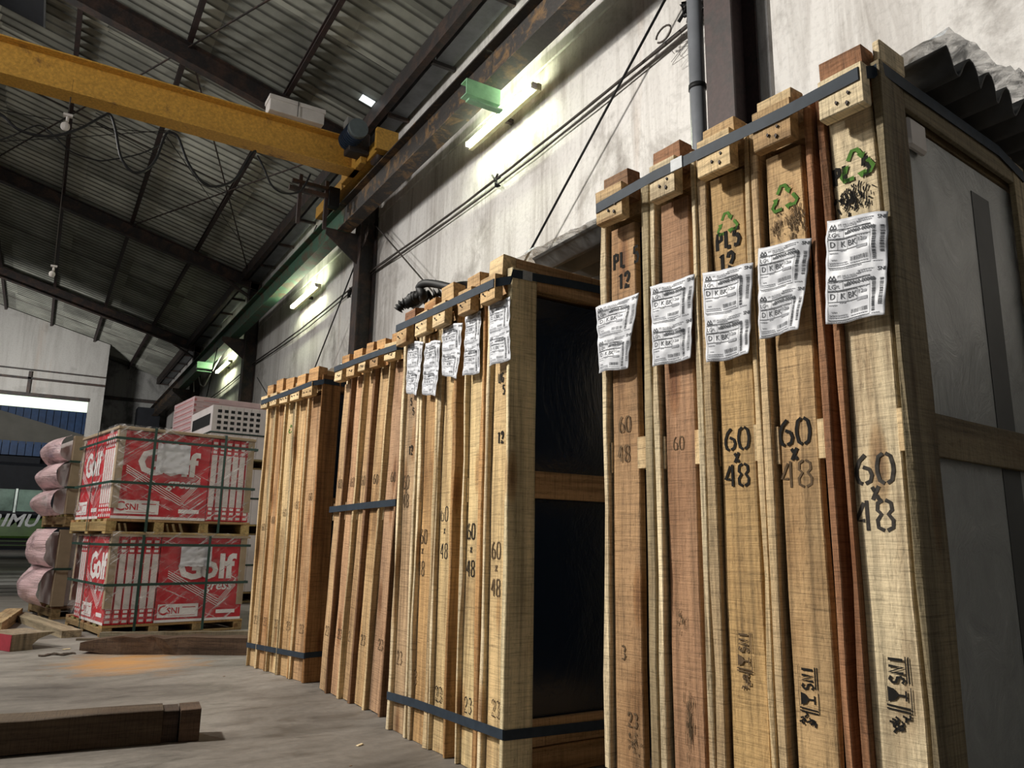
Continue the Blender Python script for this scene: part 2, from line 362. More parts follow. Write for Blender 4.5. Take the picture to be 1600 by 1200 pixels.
def extr(bm, prof, a, b, mi=0):
    """prism between two Matrix placements of a 2-D profile (x,y)"""
    A = [bm.verts.new(a @ Vector((x, y, 0))) for x, y in prof]; B = [bm.verts.new(b @ Vector((x, y, 0))) for x, y in prof]
    n = len(prof)
    for k in range(n): bm.faces.new((A[k], A[(k + 1) % n], B[(k + 1) % n], B[k])).material_index = mi
    bm.faces.new(A[::-1]).material_index = mi; bm.faces.new(B).material_index = mi
def ibeam_prof(w, h, tf=0.014, tw=0.010):
    a, b, c = w / 2, h / 2, tw / 2
    return [(-a, -b), (a, -b), (a, -b + tf), (c, -b + tf), (c, b - tf), (a, b - tf), (a, b), (-a, b), (-a, b - tf), (-c, b - tf), (-c, -b + tf), (-a, -b + tf)]
def axes(o, x, y): # matrix with columns x,y,x×y at o
    x = Vector(x).normalized(); y = Vector(y); y = (y - x * y.dot(x)).normalized(); z = x.cross(y)
    return Matrix(((x.x, y.x, z.x, o[0]), (x.y, y.y, z.y, o[1]), (x.z, y.z, z.z, o[2]), (0, 0, 0, 1)))
def beam_between(name, p, q, w, h, m, parent=None, up=(0, 0, 1), **k):
    p, q = Vector(p), Vector(q); d = (q - p).normalized(); x = d.cross(Vector(up)).normalized(); y = x.cross(d)
    bm = bmesh.new(); pr = ibeam_prof(w, h)
    a = Matrix(((x.x, y.x, d.x, p.x), (x.y, y.y, d.y, p.y), (x.z, y.z, d.z, p.z), (0, 0, 0, 1)))
    b = a.copy(); b.translation = q; extr(bm, pr, a, b)
    return link(name, bm, m, parent, **k)
def bar_between(name, p, q, w, h, m, parent=None, up=(0, 0, 1), **k):
    p, q = Vector(p), Vector(q); d = (q - p).normalized(); x = d.cross(Vector(up)).normalized(); y = x.cross(d)
    bm = bmesh.new(); pr = [(-w / 2, -h / 2), (w / 2, -h / 2), (w / 2, h / 2), (-w / 2, h / 2)]
    a = Matrix(((x.x, y.x, d.x, p.x), (x.y, y.y, d.y, p.y), (x.z, y.z, d.z, p.z), (0, 0, 0, 1)))
    b = a.copy(); b.translation = q; extr(bm, pr, a, b)
    return link(name, bm, m, parent, **k)

# ------------------------------------------------------------------ flat print: strokes and letters
def fontmesh(txt, size, spacing=1.0, shear=0.0, bold=0.0):
    cu = bpy.data.curves.new('t', 'FONT'); cu.body = txt; cu.size = size; cu.space_character = spacing; cu.shear = shear
    cu.offset = bold; cu.align_x = 'CENTER'; cu.align_y = 'CENTER'; cu.resolution_u = 2
    o = bpy.data.objects.new('t', cu); C.objects.link(o)
    dg = bpy.context.evaluated_depsgraph_get(); me = bpy.data.meshes.new_from_object(o.evaluated_get(dg))
    vs = [v.co.copy() for v in me.vertices]; fs = [tuple(p.vertices) for p in me.polygons]
    bpy.data.objects.remove(o); bpy.data.curves.remove(cu); bpy.data.meshes.remove(me)
    return vs, fs
_fc = {}
def glyphs(txt, shear=0.0, bold=0.0, spacing=1.0):
    k = (txt, shear, bold, spacing)
    if k not in _fc: _fc[k] = fontmesh(txt, 1.0, spacing, shear, bold)
    return _fc[k]
ST = {  # stencil digits as strokes on a 0..1 x 0..1.5 cell; gaps are the stencil bridges
 '6': [[(0.62, 1.5), (0.25, 1.2), (0.06, 0.8), (0.03, 0.45), (0.15, 0.12), (0.38, 0.02)], [(0.55, 0.03), (0.85, 0.15), (0.95, 0.45), (0.82, 0.75), (0.45, 0.88)]],
 '0': [[(0.42, 1.5), (0.15, 1.35), (0.03, 0.9), (0.03, 0.6), (0.15, 0.15), (0.42, 0.0)], [(0.58, 1.5), (0.85, 1.35), (0.97, 0.9), (0.97, 0.6), (0.85, 0.15), (0.58, 0.0)]],
 'x': [[(0.1, 0.2), (0.9, 1.15)], [(0.12, 1.1), (0.40, 0.78)], [(0.6, 0.5), (0.85, 0.2)]],
 '4': [[(0.72, 1.5), (0.72, 0.0)], [(0.55, 1.4), (0.05, 0.5), (0.55, 0.5)]],
 '8': [[(0.42, 1.5), (0.12, 1.35), (0.08, 1.0), (0.3, 0.8), (0.05, 0.5), (0.08, 0.15), (0.42, 0.0)], [(0.58, 1.5), (0.88, 1.35), (0.92, 1.0), (0.7, 0.8), (0.95, 0.5), (0.92, 0.15), (0.58, 0.0)]],
 '2': [[(0.08, 1.1), (0.2, 1.42), (0.6, 1.5), (0.9, 1.25), (0.85, 0.9), (0.45, 0.5)], [(0.35, 0.38), (0.05, 0.05), (0.95, 0.05)]],
 '3': [[(0.1, 1.4), (0.6, 1.5), (0.9, 1.2), (0.65, 0.82)], [(0.65, 0.7), (0.95, 0.4), (0.6, 0.02), (0.1, 0.1)]],
 '1': [[(0.2, 1.25), (0.55, 1.5), (0.55, 0.0)]],
 '5': [[(0.9, 1.45), (0.2, 1.45), (0.15, 0.85)], [(0.25, 0.88), (0.7, 0.9), (0.95, 0.5), (0.7, 0.05), (0.1, 0.08)]],
 'P': [[(0.15, 0.0), (0.15, 1.5)], [(0.3, 1.45), (0.85, 1.35), (0.85, 0.85), (0.3, 0.75)]],
 'L': [[(0.2, 1.5), (0.2, 0.05)], [(0.35, 0.06), (0.9, 0.06)]],
 'U': [[(0.12, 1.5), (0.12, 0.3), (0.42, 0.03)], [(0.58, 0.03), (0.88, 0.3), (0.88, 1.5)]],
 'G': [[(0.9, 1.25), (0.5, 1.5), (0.1, 1.1), (0.08, 0.5), (0.4, 0.02)], [(0.55, 0.02), (0.9, 0.3), (0.9, 0.7), (0.55, 0.7)]],
 'S': [[(0.92, 1.3), (0.5, 1.5), (0.1, 1.2), (0.2, 0.85), (0.8, 0.68), (0.92, 0.3), (0.5, 0.0), (0.08, 0.22)]],
 'N': [[(0.1, 0.0), (0.1, 1.5), (0.9, 0.0), (0.9, 1.5)]],
 'I': [[(0.5, 0.0), (0.5, 1.5)]],
 '.': [[(0.4, 0.05), (0.6, 0.05)]], ' ': []}
def ribbon(bm, pts, w, place):
    """flat stroke; place maps 2-D to 3-D"""
    P = [Vector((a, b)) for a, b in pts]; Lf, Rt = [], []
    for i, p in enumerate(P):
        d = P[min(i + 1, len(P) - 1)] - P[max(i - 1, 0)]
        d = d.normalized() if d.length > 0 else Vector((1, 0)); n = Vector((-d.y, d.x)) * w / 2
        Lf.append(bm.verts.new(place(p.x + n.x, p.y + n.y))); Rt.append(bm.verts.new(place(p.x - n.x, p.y - n.y)))
    for i in range(len(P) - 1): bm.faces.new((Lf[i], Lf[i + 1], Rt[i + 1], Rt[i]))
def stencil_text(bm, txt, cx, cz, h, place, w=0.24, rot=False, aspect=0.62):
    s = h / 1.5; adv = 1.0 * aspect * s + 0.22 * s; tot = adv * len(txt) - 0.22 * s; x = -tot / 2
    for ch in txt:
        for st in ST.get(ch, []):
            pts = [(x + a * aspect * s, (b - 0.75) * s) for a, b in st]
            if rot: pts = [(-b, a) for a, b in pts]
            ribbon(bm, [(cx + a, cz + b) for a, b in pts], w * s, place)
        x += adv
def font_text(bm, txt, cx, cz, size, place, shear=0.0, bold=0.0, spacing=1.0, rot=False):
    vs, fs = glyphs(txt, shear, bold, spacing)
    V = []
    for v in vs:
        a, b = v.x * size, v.y * size
        if rot: a, b = -b, a
        V.append(bm.verts.new(place(cx + a, cz + b)))
    for f in fs:
        try: bm.faces.new([V[i] for i in f])
        except ValueError: pass
def rect(bm, x0, x1, y0, y1, place, nx=1):
    for i in range(nx):
        a, b = x0 + (x1 - x0) * i / nx, x0 + (x1 - x0) * (i + 1) / nx
        bm.faces.new([bm.verts.new(place(*p)) for p in ((a, y0), (b, y0), (b, y1), (a, y1))])
def recycle(bm, cx, cz, s, place):
    for k in range(3):
        a = PI / 2 + k * 2 * PI / 3
        def rt(x, y, a=a - PI / 2): return (cx + x * math.cos(a) - y * math.sin(a), cz + x * math.sin(a) + y * math.cos(a))
        ribbon(bm, [rt(*p) for p in ((-0.42 * s, 0.42 * s), (-0.18 * s, 0.88 * s), (0.10 * s, 0.86 * s), (0.26 * s, 0.55 * s))], 0.22 * s, place)
        pts = [rt(0.52 * s, 0.58 * s), rt(0.05 * s, 0.58 * s), rt(0.34 * s, 0.22 * s)]
        bm.faces.new([bm.verts.new(place(*p)) for p in pts])
def sni_stamp(bm, cx, z0, s, place, part=1.0):
    """rotated transport stamp: SNI, goblet, arrows, hands; reads from bottom to top. s = width of the stamp"""
    stencil_text(bm, 'SNI', cx, z0 + 2.55 * s, 0.62 * s, place, 0.28, True, 0.75)
    for dx in (0.42, 0.54): ribbon(bm, [(cx + dx * s, z0 + 2.05 * s), (cx + dx * s, z0 + 3.1 * s)], 0.05 * s, place)
    ribbon(bm, [(cx - 0.5 * s, z0 + 1.2 * s), (cx - 0.5 * s, z0 + 3.1 * s)], 0.02 * s, place)
    # goblet lying on its side: cup to the left, foot to the right
    g = [(-0.42, 1.25), (-0.42, 1.85), (-0.15, 1.78), (0.0, 1.6), (0.0, 1.5), (-0.15, 1.32)]
    bm.faces.new([bm.verts.new(place(cx + a * s, z0 + b * s)) for a, b in g])
    ribbon(bm, [(cx, z0 + 1.55 * s), (cx + 0.32 * s, z0 + 1.55 * s)], 0.08 * s, place)
    ribbon(bm, [(cx + 0.34 * s, z0 + 1.35 * s), (cx + 0.34 * s, z0 + 1.75 * s)], 0.08 * s, place)
    for dz in (0.98, 1.12): ribbon(bm, [(cx - 0.5 * s, z0 + dz * s), (cx + 0.5 * s, z0 + (dz - 0.06) * s)], 0.07 * s, place)
    ribbon(bm, [(cx + 0.55 * s, z0 + 0.9 * s), (cx + 0.55 * s, z0 + 1.9 * s)], 0.04 * s, place)
    r2 = random.Random(int(cx * 1e4) + 3)
    for k in range(9):
        a, b = r2.uniform(-0.35, 0.3), r2.uniform(0.05, 0.75); e = r2.uniform(0, PI)
        ribbon(bm, [(cx + a * s, z0 + b * s), (cx + (a + 0.2 * math.cos(e)) * s, z0 + (b + 0.2 * math.sin(e)) * s), (cx + (a + 0.26 * math.cos(e + .6)) * s, z0 + (b + 0.26 * math.sin(e + .6)) * s)], 0.10 * s, place)
def smudge(bm, cx, cz, w, h, place, seed=1, n=26):
    r2 = random.Random(seed); n *= 3
    for k in range(n):
        a, b = cx + r2.gauss(0, w / 4), cz + r2.gauss(0, h / 4); l = r2.uniform(.06, .25) * h
        ribbon(bm, [(a, b - l / 2), (a + r2.uniform(-.1, .1) * w, b + l / 2)], r2.uniform(.02, .06) * w, place)
def print_obj(name, fn, mat, parent, M=None, label=None):
    bm = bmesh.new(); fn(bm)
    me = bpy.data.meshes.new(name); bm.to_mesh(me); bm.free(); me.materials.append(mat)
    o = bpy.data.objects.new(name, me); C.objects.link(o); o.parent = parent
    if M is not None: o.matrix_basis = M
    if label: o['label'] = label
    if 'print' in name or 'stamp' in name or 'stencil' in name or name in ('handwriting', 'recycling_mark'): o['kind'] = 'stuff'
    return o
#==SETTING==
# ================================================================== THE SETTING
WX, WT, SL = 3.25, 5.73, 0.262
def roofz(x): return 5.75 + (WX - x) * SL
COLY = (2.75, 8.72, 14.85, 20.95)
# floor
bm = bmesh.new(); box(bm, -9.5, 3.45, -6.5, 60, -0.2, 0); tag(link('floor', bm, FLOORM), kind='structure')
# right wall: precast panels with open joints
wall = empty('wall_right', T(0, 0, 0), kind='structure')
ys = [-6.5, 2.57, 8.8, 14.95, 21.0, 27.3]
for a, b in zip(ys, ys[1:]):
    for z0, z1, dx in ((0, 2.3, 0), (2.3, 4.705, 0), (4.705, WT, -0.012)):
        bxo('wall_panel', WX + dx, WX + 0.14, a + 0.012, b - 0.012, z0 + 0.006, z1 - 0.006, WALLM, wall)
bxo('wall_backing', WX + 0.14, WX + 0.2, -6.5, 27.4, 0, WT, STEEL, wall)
# far wall with the truck opening, and the set-back bay beside it
fw = empty('wall_back', T(0, 0, 0), kind='structure')
def gable(name, x0, x1, y, z0, m, t=0.2, top=None):
    bm = bmesh.new(); n = 6
    prof = [(x0, z0), (x1, z0)] + [(x1 + (x0 - x1) * k / n, (top or roofz)(x1 + (x0 - x1) * k / n)) for k in range(n + 1)]
    A = [bm.verts.new((x, y, z)) for x, z in prof]; B = [bm.verts.new((x, y + t, z)) for x, z in prof]
    k = len(prof)
    for i in range(k): bm.faces.new((A[i], A[(i + 1) % k], B[(i + 1) % k], B[i]))
    bm.faces.new(A[::-1]); bm.faces.new(B); return link(name, bm, m, fw)
rz = lambda x: roofz(x) if x > -3.6 else roofz(-3.6) - (-3.6 - x) * SL
FWM = plaster('far_wall_plaster', (0.52, 0.51, 0.49), (0.26, 0.24, 0.22), 0.5)
gable('wall_panel', 0.93, 1.3, 25, 0, FWM, top=rz)
gable('wall_panel', -9.5, 0.93, 25, 4.56, FWM, top=rz)
gable('wall_panel', -9.5, -7, 25, 0, FWM, top=rz)
gable('wall_panel', 1.3, WX, 27, 0, WALLD)
bxo('return_wall', 1.22, 1.3, 25.2, 27, 0, 6.2, WALLD, fw)
bxo('lintel_beam', -9, 0.93, 24.93, 25.02, 4.50, 4.60, STEEL, fw)
bxo('lintel_beam', -9, 1.3, 24.9, 25.0, 4.98, 5.03, STEEL, fw)
bxo('lintel_post', -0.62, -0.54, 24.9, 25.0, 4.56, 5.2, STEEL, fw)
bxo('conduit_rail', -9, 1.28, 24.86, 24.9, 5.22, 5.25, STEEL, fw)
bxo('conduit_rail', 1.3, 3.2, 26.9, 26.98, 4.95, 5.05, STEEL, fw)
bxo('duct_housing', 2.35, 3.0, 26.3, 26.95, 3.9, 4.7, DARK, fw)
for k in range(5): bxo('duct_stand', 2.38 + k * 0.14, 2.41 + k * 0.14, 26.4, 26.43, 0, 3.9, DARK, fw)
# unseen sides that close the hall
lw = empty('wall_left', T(0, 0, 0), kind='structure')
bxo('wall_panel', -9.6, -9.5, -6.5, 27.3, 0, 5.6, WALLD, lw)
bw = empty('wall_front', T(0, 0, 0), kind='structure')
bxo('wall_panel', -9.6, 3.4, -6.6, -6.5, 0, 5.75, DARK, bw)
# roof: rafters, purlins, corrugated sheets
ceil = empty('ceiling', T(0, 0, 0), kind='structure')
for y in COLY + (-3.2,):
    beam_between('rafter', (WX - 0.05, y, roofz(WX) - 0.20), (-3.6, y, roofz(-3.6) - 0.20), 0.13, 0.24, STEEL, ceil)
    beam_between('rafter', (-9.5, y, rz(-9.5) - 0.20), (-3.6, y, roofz(-3.6) - 0.20), 0.13, 0.24, STEEL, ceil)
    bar_between('rafter_haunch', (WX - 0.1, y, 5.25), (WX - 0.75, y, roofz(WX - 0.75) - 0.33), 0.1, 0.03, STEEL, ceil)
PUR = [3.12, 2.0, 0.87, -0.25, -1.38, -2.5, -3.6]
for x in PUR:
    beam_between('purlin', (x, -6.5, roofz(x) - 0.045), (x, 27, roofz(x) - 0.045), 0.055, 0.09, REDST, ceil)
for x in (-5, -6.5, -8): beam_between('purlin', (x, -6.5, rz(x) - 0.045), (x, 27, rz(x) - 0.045), 0.055, 0.09, REDST, ceil)
# tie rods under the sheets
for y in (5.7, 11.7, 17.8, 23.5):
    for a, b in zip(PUR[:5], PUR[1:]): bar_between('sag_rod', (a, y, roofz(a) - 0.05), (b, y, roofz(b) - 0.05), 0.012, 0.012, STEEL, ceil)
for (xa, ya, xb, yb) in ((3.0, 8.7, 0.87, 14.8), (0.87, 8.7, 3.0, 14.8), (0.87, 8.7, -1.38, 14.8), (3.0, 2.8, 0.87, 8.7)):
    bar_between('brace_rod', (xa, ya, roofz(xa) - 0.12), (xb, yb, roofz(xb) - 0.12), 0.016, 0.016, STEEL, ceil)
def corr_mesh(w, l, pitch, amp, seg=8, th=0.0):
    bm = bmesh.new(); n = int(round(w / pitch)) * seg; rows = []
    for j in (0, 1):
        rows.append([bm.verts.new((j * l, w * i / n, amp * math.sin(2 * PI * i / seg))) for i in range(n + 1)])
    for i in range(n):
        f = bm.faces.new((rows[0][i], rows[0][i + 1], rows[1][i + 1], rows[1][i])); f.smooth = True
    return bm
PIT = 0.177
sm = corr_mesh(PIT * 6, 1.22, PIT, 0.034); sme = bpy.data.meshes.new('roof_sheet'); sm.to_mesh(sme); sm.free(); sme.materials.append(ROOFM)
ang = math.atan(SL)
row = 0
for xs in (3.42, 2.3, 1.17, 0.05, -1.08, -2.2):
    y = 4.2
    while y < 27:
        M = T(xs, y + (0.0 if row % 2 == 0 else 0.0), roofz(xs) + 0.03 + 0.012 * 0) @ Matrix.Rotation(PI + ang, 4, 'Y') @ Matrix.Scale(-1, 4, (0, 0, 1))
        M = T(xs, y, roofz(xs) + 0.038) @ axes((0, 0, 0), (-1, 0, SL), (0, 1, 0)) @ Matrix.Rotation(rnd.uniform(-.004, .008), 4, 'Y')
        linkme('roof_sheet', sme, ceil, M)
        y += PIT * 6
    row += 1
def roof_rest(x0, x1, y0, y1):
    bm = bmesh.new(); n = int((y1 - y0) / PIT) * 4
    A = [bm.verts.new((x0, y0 + (y1 - y0) * i / n, rz(x0) + 0.05 + 0.034 * math.sin(PI / 2 * i))) for i in range(n + 1)]
    B = [bm.verts.new((x1, y0 + (y1 - y0) * i / n, rz(x1) + 0.05 + 0.034 * math.sin(PI / 2 * i))) for i in range(n + 1)]
    for i in range(n): bm.faces.new((A[i], A[i + 1], B[i + 1], B[i])).smooth = True
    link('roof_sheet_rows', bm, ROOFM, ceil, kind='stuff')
bm = bmesh.new()
for x0, x1 in ((3.55, -3.6), (-3.6, -9.8)):
    vs = [bm.verts.new(p) for p in ((x0, -6.7, rz(x0) + .16), (x1, -6.7, rz(x1) + .16), (x1, 27.4, rz(x1) + .16), (x0, 27.4, rz(x0) + .16))]; bm.faces.new(vs)
link('roof_light_block', bm, DARK, ceil)  # unseen liner added over the sheets to stop sky leaking between rows
roof_rest(3.42, -3.35, -6.5, 4.2); roof_rest(-3.3, -9.7, -6.5, 27)
# eave gutter with brackets, hung along the wall top
gut = empty('trim_1', T(0, 0, 0), kind='structure')
GUTM = plain('gutter_metal', (0.16, 0.17, 0.18), 0.5, 0.3)
y = 3.0
while y < 27:
    bm = bmesh.new(); extr(bm, [(-0.11, 0.10), (-0.10, -0.06), (0.10, -0.06), (0.11, 0.10), (0.10, 0.10), (0.092, -0.05), (-0.092, -0.05), (-0.10, 0.10)],
        axes((3.10, y, 5.70), (1, 0, 0), (0, 0, 1)), axes((3.10, y + 1.16, 5.70), (1, 0, 0), (0, 0, 1)))
    link('gutter_length', bm, GUTM, gut); bxo('gutter_bracket', 2.96, 3.235, y + 1.16, y + 1.20, 5.60, 5.645, STEEL, gut); y += 1.2
bxo('eave_beam', 2.86, 2.94, 2, 27, 5.60, 5.80, STEEL, gut)
# steel columns with the crane brackets
for i, yc in enumerate(COLY):
    col = empty('steel_column', T(3.13, yc, 0), label=['rusty brown steel column with grey pipe behind the nearest tall crates',
        'dark steel column behind the crates with long black-taped top, second from the right', 'dark steel column left of the second lit tube, behind the red tile pallets',
        'dark far steel column beside the hanging white cord near the back wall'][i], cat='column')
    bm = bmesh.new(); extr(bm, ibeam_prof(0.20, 0.20, 0.012, 0.010), axes((0, 0, 0), (0, 1, 0), (-1, 0, 0)) , axes((0, 0, 0), (0, 1, 0), (-1, 0, 0)) @ T(0, 0, 0))
    bm.free(); bm = bmesh.new()
    pr = [(y_, x_) for x_, y_ in ibeam_prof(0.20, 0.22, 0.012, 0.010)]
    Mz = Matrix.Identity(4); extr(bm, pr, Mz, T(0, 0, 5.6)); link('shaft', bm, REDST if i == 0 else STEEL, col)
    bxo('base_plate', -0.115, 0.115, -0.16, 0.16, 0.0, 0.016, STEEL, col)
    bm = bmesh.new(); extr(bm, [(0, 0), (-0.42, 0.32), (-0.42, 0.40), (0, 0.40)], axes((-0.10, -0.008, 3.98 + 0.08), (1, 0, 0), (0, 0, 1)), axes((-0.10, 0.008, 4.06), (1, 0, 0), (0, 0, 1)))
    link('bracket', bm, STEEL, col)
# crane runway girder
run = empty('crane_runway_girder', T(2.83, 0, 4.62), 'long dark and green crane runway girder carried along the white wall', 'girder')
for a, b, m in ((-6, 5.05, RUNWAY), (5.05, 8.7, RUNWAY), (8.7, 14.8, GREENST), (14.8, 20.9, GREENST), (20.9, 26.9, RUNWAY)):
    beam_between('girder_length', (0, a + 0.004, 0), (0, b - 0.004, 0), 0.17, 0.34, m, run)
bxo('rail', -0.025, 0.025, -6, 26.9, 0.17, 0.22, STEEL, run)
bxo('surge_plate', 0.05, 0.30, -6, 26.9, 0.13, 0.145, STEEL, run)
# fluorescent fixtures on the wall
tubes = [((4.84, 5.98), 4.44, 'nearest lit fluorescent tube, on the white wall under the green bracket'),
         ((10.65, 11.9), 4.36, 'second lit fluorescent tube, between two steel columns'),
         ((16.6, 17.9), 4.38, 'third and farthest lit fluorescent tube, small under a green bracket'),
         ]
for (ya, yb), z, lab in tubes:
    t = empty('fluorescent_lamp', T(3.10, (ya + yb) / 2, z), lab, 'lamp')
    l = (yb - ya) / 2
    tubeo('tube', [(-0.0, -l, 0), (-0.0, l, 0)], 0.023, TUBE, t, 10)
    bxo('housing', 0.025, 0.07, -l - 0.03, l + 0.03, -0.035, 0.03, HOUSING, t, bev=0.004)
    for s in (-1, 1): bxo('end_cap', -0.022, 0.03, s * (l + 0.012) - 0.012, s * (l + 0.012) + 0.012, -0.024, 0.024, POLY, t)
    bxo('wall_bracket', 0.07, 0.15, -0.02, 0.02, -0.02, 0.02, STEEL, t)
for i, (y, lab) in enumerate(((5.08, 'pale green channel bracket crossing to the girder above the nearest tube'), (17.3, 'green channel bracket above the farthest lit tube'))):
    b = empty('channel_bracket', T(2.86, y, 4.368), lab, 'bracket')
    GB = plain('pale_green_paint', (0.22, 0.42, 0.26), 0.5, 0, 0.4, 0.25, 8)
    bm = bmesh.new(); extr(bm, [(-0.05, -0.07), (0.05, -0.07), (0.05, -0.06), (-0.04, -0.06), (-0.04, 0.06), (0.05, 0.06), (0.05, 0.07), (-0.05, 0.07)],
        axes((-0.28, 0, 0), (0, 1, 0), (0, 0, 1)), axes((0.04, 0, 0), (0, 1, 0), (0, 0, 1))); link('channel', bm, GB, b)
    bxo('angle_strip', -0.28, 0.04, -0.10, -0.04, -0.15, -0.135, GB, b)
# ---- crane bridge
br = empty('crane_bridge_beam', T(0, 8.0, 5.07), 'long yellow crane bridge girder spanning across under the roof', 'crane beam')
beam_between('girder', (-9.0, 0, 0), (2.72, 0, 0), 0.22, 0.38, YELLOW, br)
bxo('conductor_rail', -9, 2.5, 0.18, 0.22, 0.10, 0.14, STEEL, br)
et = empty('crane_end_carriage', T(2.80, 8.0, 4.98), 'yellow and rusty wheeled end carriage resting on the runway girder', 'crane carriage')
bxo('carriage_beam', -0.08, 0.08, -0.62, 1.6, -0.06, 0.10, YELLOW, et, bev=0.006)
bxo('web_plate', -0.16, -0.085, -0.30, 0.35, -0.10, 0.24, YELLOW, et, bev=0.006)
bxo('end_plate', -0.12, 0.13, -0.68, -0.62, -0.08, 0.17, YELLOW, et)
for yy in (-0.42, 1.3):
    bm = bmesh.new(); tube_mesh(bm, [(-0.05, yy, -0.045), (0.05, yy, -0.045)], 0.10, 20); link('wheel', bm, STEEL, et)
mo = empty('drive_motor', T(2.50, 7.62, 5.12), 'dark blue drive motor beside the end of the yellow crane beam', 'motor')
bm = bmesh.new(); tube_mesh(bm, [(0, -0.16, 0), (0, 0.16, 0)], 0.10, 18); link('body', bm, MOTOR, mo)
for k in range(7): bm = bmesh.new(); tube_mesh(bm, [(0, -0.12 + k * 0.04, 0), (0, -0.11 + k * 0.04, 0)], 0.113, 18); link('cooling_fin', bm, MOTOR, mo)
bm = bmesh.new(); tube_mesh(bm, [(0, -0.22, 0), (0, -0.16, 0)], 0.108, 18); link('fan_cover', bm, plain('motor_grey', (0.12, 0.15, 0.16), 0.5), mo)
bxo('terminal_box', -0.08, 0.08, -0.06, 0.08, 0.10, 0.19, GREYB, mo, bev=0.005)
bxo('gearbox', -0.02, 0.22, 0.02, 0.2, -0.16, 0.10, STEEL, mo, bev=0.01)
wb = empty('white_box', T(1.93, 7.9, 5.262), 'small white box standing on top of the yellow crane beam', 'box')
bxo('carton', -0.30, 0.30, -0.10, 0.10, 0.0, 0.17, POLY, wb, bev=0.006); bxo('lid', -0.31, 0.31, -0.11, 0.11, 0.13, 0.18, POLY, wb, bev=0.004)
tubeo('tie_string', [(0.0, -0.114, 0.19), (0.0, -0.114, -0.005)], 0.004, WIREM, wb, 5)
# collector arm hanging from the carriage
ca = empty('collector_frame', T(2.45, 8.6, 4.9), 'rusty angle-iron collector frame hanging below the yellow crane beam', 'frame')
for q in ((-0.22, 0), (0.10, 0)): bxo('hanger', q[0] - 0.02, q[0] + 0.02, -0.02, 0.02, -0.52, 0.1, REDST, ca)
bxo('cross_bar', -0.35, 0.25, -0.025, 0.025, -0.12, -0.07, STEEL, ca); bxo('cross_bar', -0.32, 0.20, -0.025, 0.025, -0.02, 0.02, STEEL, ca)
bxo('collector_block', 0.12, 0.25, -0.06, 0.06, -0.22, 0.02, RUBBER, ca)
# festoon cables and lines under the beam
def cable(name, pix, yy, r, lab, m=RUBBER, cat='cable', smooth=True, group=None, plane='y'):
    pts = [(at_y if plane == 'y' else at_x)(a, b, yy) for a, b in pix]
    return tubeo(name, pts, r, m, None, 6, lab, cat, group, smooth)
cable('festoon_cable', [(-60, 150), (0, 178), (30, 203), (75, 213), (120, 203), (160, 182), (172, 179), (180, 200), (190, 248), (212, 270), (240, 255), (258, 212), (266, 205)], 7.86, 0.013, 'thick black cable looping in deep swags under the left of the yellow beam')
cable('festoon_cable', [(262, 206), (278, 214), (296, 258), (325, 290), (365, 282), (392, 242), (400, 236)], 7.84, 0.013, 'black cable swag under the middle of the yellow beam')
cable('festoon_cable', [(402, 243), (412, 262), (425, 290), (445, 302), (470, 298), (485, 272)], 7.84, 0.011, 'small black cable swag at the right end of the yellow beam')
cable('slack_wire', [(-20, 225), (20, 212), (58, 196), (80, 208), (110, 236), (150, 250), (170, 250), (220, 240), (258, 222)], 7.95, 0.007, 'thin black wire sagging beneath the black cable loops')
cable('slack_wire', [(-30, 165), (55, 182), (150, 198), (230, 206), (262, 208)], 8.1, 0.004, 'thin taut wire running just above the cable loops')
cable('slack_wire', [(-20, 222), (120, 214), (260, 204)], 8.15, 0.004, 'thin straight wire crossing under the left end of the yellow beam')
tubeo('slack_wire', [at_y(150, 193, 8.1), at_y(432, 345, 14.7)], 0.005, RUBBER, None, 5, 'thin wire slanting down right under the yellow beam', 'cable')
tubeo('slack_wire', [at_y(258, 210, 8.1), at_y(392, 400, 14.7)], 0.005, RUBBER, None, 5, 'thin wire dropping steeply towards the far roof rafter', 'cable')
for i, (p, y, lab) in enumerate((((103, 190), 8.0, 'small white pulley hanging below the yellow beam at left'), ((82, 423), 12.0, 'tiny white hook hanging from the far purlin'))):
    c0 = at_y(*p, y); hk = empty('hanging_pulley', T(*c0), lab, 'pulley')
    s = 1.0
    bm = bmesh.new(); bmesh.ops.create_uvsphere(bm, u_segments=10, v_segments=8, radius=0.042); bmesh.ops.scale(bm, vec=(1, .6, 1.1), verts=bm.verts); link('weight', bm, POLY, hk, T(0, 0, -0.05))
    bm = bmesh.new(); tube_mesh(bm, [(0.01, 0, 0), (0.01, 0, 0.06)], 0.014, 8); link('neck', bm, POLY, hk)
    bxo('cap', -0.03, 0.05, -0.02, 0.02, 0.055, 0.08, POLY, hk)
    tubeo('cord', [(0.01, 0, 0.08), (0.01 if i == 0 else -0.05, 0, 0.45 if i == 0 else roofz(c0.x) - c0.z - 0.1)], 0.006, WIREM, hk, 5)
